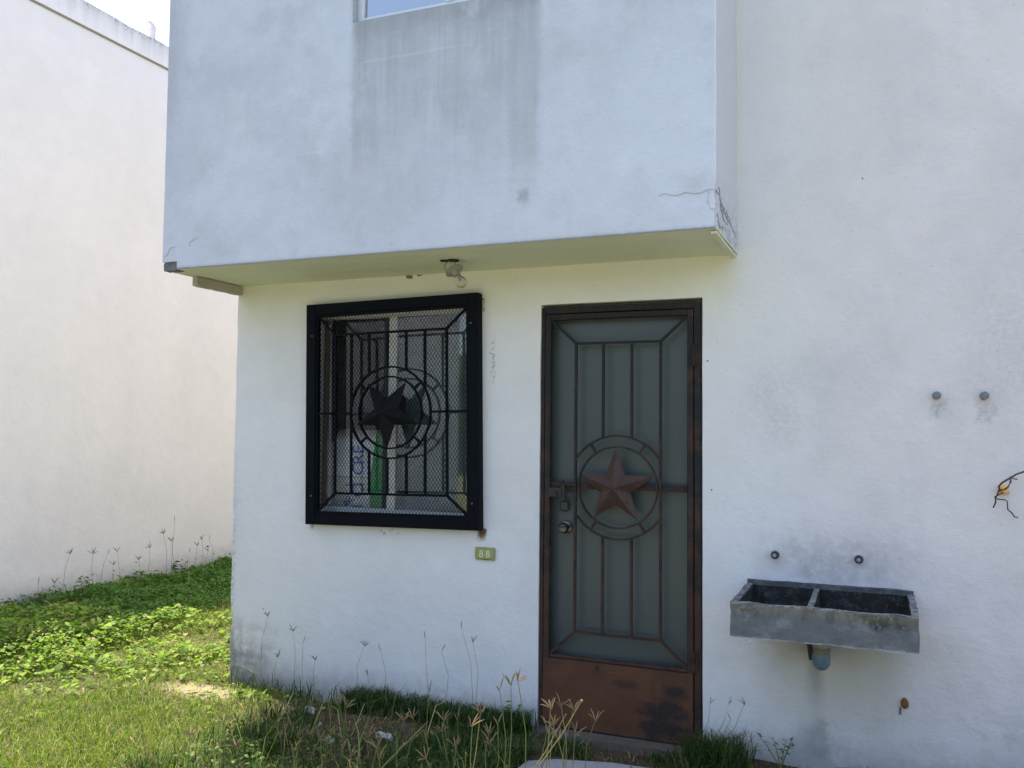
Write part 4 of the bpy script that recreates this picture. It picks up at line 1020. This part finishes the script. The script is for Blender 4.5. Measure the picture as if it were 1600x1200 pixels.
Bw = [(0.41,-0.18,0.45),(0.54,-0.13,0.37),(0.59,-0.10,0.30),(0.49,-0.19,0.24),(1.01,-0.14,0.34),(1.13,-0.18,0.33),(1.39,-0.18,0.42),(1.46,-0.13,0.35),(1.56,-0.11,0.47),(1.64,-0.14,0.42),(1.01,-0.11,0.18),(0.65,-0.07,0.21)]
Cn = [(-2.76,1.28,0.41),(-2.59,1.36,0.41),(-2.85,1.76,0.34),(-2.85,1.86,0.35),(-2.65,1.92,0.28),(-2.77,2.17,0.35),(-2.68,2.24,0.48),(-2.71,2.38,0.39),(-2.75,2.46,0.56),(-2.52,2.58,0.39),(-2.80,3.00,0.32),(-2.73,2.65,0.25),(-2.80,1.01,0.19),(-2.65,1.04,0.21),(-2.77,1.75,0.25),(-2.75,2.77,0.30),(-2.61,2.77,0.25)]
Dd = [(2.81,-0.08,0.25),(2.90,-0.11,0.27),(2.97,-0.14,0.28),(2.90,-0.06,0.18),(2.97,-0.06,0.11)]
def rl(s): return (random.uniform(-s, s), random.uniform(-s*.6, s*.6))
for p in A: stalk(*p, rl(.28), HEADS, HEAD_T, random.choice((STEM_G, STEM_G, STEM_D)), 'tan seed-headed grass stalk in the front strip between house corner and door', 'tan grass stalks in the front strip')
for p in A2: stalk(*p, rl(.12), HEADS, HEAD_T, random.choice((STEM_G, STEM_D)), 'tan seed-headed grass stalk standing in front of the rusty kick panel', 'tan grass stalks before the door')
for p in Bw: stalk(*p, rl(.14), THIN, HEAD_G, STEM_G, 'thin grey seed-headed grass stalk against the wall below the window', 'thin grass stalks against the house wall', .0011, .85)
for p in Cn: stalk(*p, rl(.2), THIN, HEAD_G, STEM_G, 'thin grey seed-headed grass stalk against the neighbouring wall', 'thin grass stalks against the neighbouring wall', .0014, 1.15)
for p in Dd: stalk(*p, (random.uniform(.25, .6), 0), THIN[1:4], HEAD_G, STEM_G, 'grass stalk leaning right from the tuft beside the door', 'grass stalks beside the door', .0014, .8)
for i in range(12):                                          # unnamed fellows in the front strip
    xx = random.uniform(.75, 2.45); yy = random.uniform(-1.35, -.55)
    stalk(xx, yy, random.uniform(.10, .30)+.12*max(0, xx-1.2), rl(.35), HEADS, HEAD_T, random.choice((STEM_G, STEM_G, STEM_D)), 'tan seed-headed grass stalk in the front strip between house corner and door', 'tan grass stalks in the front strip')
ORD = 'first second third fourth fifth sixth seventh eighth ninth tenth eleventh twelfth thirteenth fourteenth fifteenth sixteenth seventeenth eighteenth nineteenth twentieth'.split()
NUM = 'no one two three four five six'.split()
def pxy(p):
    d = Vector(p)-cam.matrix_world.translation; return d.dot(r2)/d.dot(f)
clus = {}
for st_ in STALKS:
    gname, tx, ty, tz = st_[:4]; u_ = 800+FPX*pxy((tx, ty, tz))
    if 'front strip' in gname:
        if u_ < 580: key = 'below the window guard\'s left half'
        elif u_ < 700: key = 'below the window guard\'s right half'
        elif u_ < 780: key = 'below the number plate'
        else: key = 'just left of the door'
    elif 'before the door' in gname: key = 'in front of the rusty kick panel'
    elif 'house wall' in gname: key = 'against the wall under the window'
    elif 'neighbouring' in gname: key = 'against the neighbouring wall'
    else: key = 'right of the door'
    clus.setdefault(key, []).append((u_, st_))
for key, L_ in clus.items():
    L_.sort(key=lambda q: q[0])
    for i, (u_, st_) in enumerate(L_):
        tall = 'tall' if st_[3] > .34 else ('short' if st_[3] < .17 else 'medium')
        st_[6]['label'] = '%s-spiked %s %s stalk, %s from left %s' % (NUM[st_[5]], tall, 'tan' if st_[4] else 'grey', ORD[min(i, 19)], key)
e = empty('bent_straw', (2.20, -1.30, float(gh(2.2, -1.3))), 'longest pale straw stalk slanting across the rusty door panel', 'grass')
bm = B(); tube(bm, [(0, 0, 0), (.16, .02, .22), (.31, .03, .44), (.375, .04, .555)], [.0022, .0020, .0018, .0013], 5); obj('stem', bm, STEM_D, e)
bm = B(); tube(bm, [(.12, .02, .17), (.24, .05, .36), (.315, .05, .50)], [.002, .002, .0015], 5); obj('branch', bm, STEM_D, e)
bm = B(); bmesh.ops.create_icosphere(bm, subdivisions=1, radius=.006, matrix=Matrix.Translation((.375, .04, .555))); obj('bud', bm, HEAD_T, e)
for (p, q, lb) in (((1.62, -1.25, 0), (.30, .10, .37), 'pale yellow-green straw stalk slanting up right near the middle of the front grass'),
                   ((.46, -.12, 0), (-.30, .03, .13), 'pale straw stalk lying at the dirty foot of the house corner')):
    e = empty('bent_straw', (p[0], p[1], p[2]+float(gh(p[0], p[1]))), lb, 'grass')
    q = Vector(q); bm = B(); tube(bm, [(0, 0, 0), q*.5+Vector((0, 0, .025)), q], [.0023, .0020, .0011], 5); obj('stem', bm, STEM_D, e)

# leafy weeds with leaves one can pick apart
def one_leaf(L, wd, col):
    co = np.array([(0, 0, 0), (L*.35, wd*.5, .15*wd), (L*.75, wd*.33, .03*wd), (L, 0, -.12*L), (L*.75, -wd*.33, .03*wd), (L*.35, -wd*.5, .15*wd), (L*.35, 0, 0), (L*.75, 0, -.03*L)])
    tr = np.array([(0, 6, 1), (1, 6, 7), (1, 7, 2), (2, 7, 3), (0, 5, 6), (5, 7, 6), (5, 4, 7), (4, 3, 7)])
    me = np_mesh('leaf', co, tr, np.tile(np.array(col), (8, 1))); me.materials.append(LEAF); return me
def weed(name, loc, hgt, nst, nlf, L, wd, col, label, spread=.5, seed=1, stemcol=STEM_G):
    rd = random.Random(seed); loc = (loc[0], loc[1], float(gh(loc[0], loc[1])))
    e = empty(name, loc, label, 'plant'); ms = [one_leaf(L*s, wd*s, [c*s2 for c in col]) for s, s2 in ((1, 1), (.8, 1.15), (.65, .8))]
    for i in range(nst):
        a = 2*PI*i/nst+rd.uniform(-.6, .6); l = hgt*rd.uniform(.65, 1.0); s = spread*rd.uniform(.3, 1)
        top = Vector((math.cos(a)*s*l, math.sin(a)*s*l*.7, l)); mid = top*.5+Vector((0, 0, .08*l))
        bm = B(); tube(bm, [(0, 0, 0), mid, top], [.0026, .0018, .001], 4); obj('stem', bm, stemcol, e)
        for k in range(nlf):
            t = .25+.75*(k+.5)/nlf; p = mid*(t/.5) if t < .5 else mid+(top-mid)*((t-.5)/.5)
            o = bpy.data.objects.new('leaf', rd.choice(ms)); link(o, e); o.location = p
            o.rotation_euler = (rd.uniform(-.4, .4), rd.uniform(-.5, .25), rd.uniform(0, 6.28))
weed('weed_plant', (3.118, -.07), .155, 5, 6, .030, .017, (.075, .12, .05), 'small dark leafy weed at the wall foot below the sink', .75, 3)
weed('weed_plant', (-2.80, 2.55), .20, 6, 7, .065, .035, (.04, .09, .025), 'dark round-leaved weed standing highest at the neighbouring wall', .7, 5)
weed('weed_plant', (-2.76, .72), .13, 5, 6, .06, .035, (.10, .15, .03), 'leafy weed at the far left edge by the neighbouring wall', .8, 7)
weed('weed_plant', (-2.74, 1.40), .22, 4, 6, .055, .022, (.06, .11, .03), 'slender narrow-leaved weed left of the dark weed at the neighbouring wall', .5, 9)
weed('weed_plant', (-2.78, 1.02), .15, 4, 5, .055, .022, (.06, .11, .03), 'low narrow-leaved weed next to the far left leafy weed', .6, 10)
weed('weed_plant', (2.33, -1.0), .20, 3, 4, .075, .026, (.15, .20, .035), 'bright yellow-green young weed in front of the door slab', .6, 11)
weed('weed_plant', (1.83, -.10), .16, 4, 5, .035, .02, (.05, .095, .03), 'small dark weed at the foot of the wall left of the door', .5, 12)

# loose stones, a dead leaf
ST = simple('white_stone', (.34, .34, .33), .9, 0, .2, .25, 30, .003)
for i, (x, y, s, lb) in enumerate(((.76, -.27, .030, 'tilted white stone chip at the shadow edge near the house corner'), (.69, -.36, .022, 'flat white stone chip just in front of the tilted one'), (1.13, -.62, .030, 'pale stone among the grass left of the bare soil'), (1.36, -.52, .042, 'largest pale stone on the bare soil in front of the window'), (1.50, -.55, .022, 'small pale stone right of the largest one'), (.95, -.45, .015, 'tiny white stone between the chips and the bare soil'))):
    bm = B(); bmesh.ops.create_icosphere(bm, subdivisions=2, radius=s*.8)
    for v in bm.verts: v.co = Vector((max(-s*.75, min(s*.8, v.co.x))*1.5, v.co.y, max(-s*.5, min(s*.35, v.co.z))))*(1+.9*mnoise.noise(v.co*40+Vector((i*5, 0, 0))))
    o = obj('stone', bm, ST, None, (x, y, float(gh(x, y))+s*.25)); o.rotation_euler = (.3*i, .2, i); tag(o, lb, 'stone', 'pale stones on the bare soil')
me = one_leaf(.075, .026, (.25, .13, .06)); o = bpy.data.objects.new('dead_leaf', me); link(o); o.location = (2.52, -.19, float(gh(2.52, -.19))+.012); o.rotation_euler = (.6, -.5, 2.0)
tag(o, 'curled brown dead leaf lying below the door sill', 'leaf')

# far row of trees behind the photographer's back (only mirrored in the panes)
bm = B(); nx2, nz2 = 90, 10; V2 = [[bm.verts.new((-40+80*i/nx2, -21+1.5*math.sin(i*1.7)*math.sin(j), -.3+(4.3+1.0*mnoise.noise(Vector((i*.35, 0, 0))))*j/nz2)) for j in range(nz2+1)] for i in range(nx2+1)]
Vb = [bm.verts.new((-40+80*i/nx2, -24, -.3)) for i in range(nx2+1)]
for i in range(nx2):
    for j in range(nz2): bm.faces.new([V2[i][j], V2[i+1][j], V2[i+1][j+1], V2[i][j+1]])
    bm.faces.new([V2[i][nz2], V2[i+1][nz2], Vb[i+1], Vb[i]])
tag(obj('tree_line', bm, simple('far_foliage', (.11, .15, .06), .9, 0, .1, .8, 2.5)), kind='stuff')
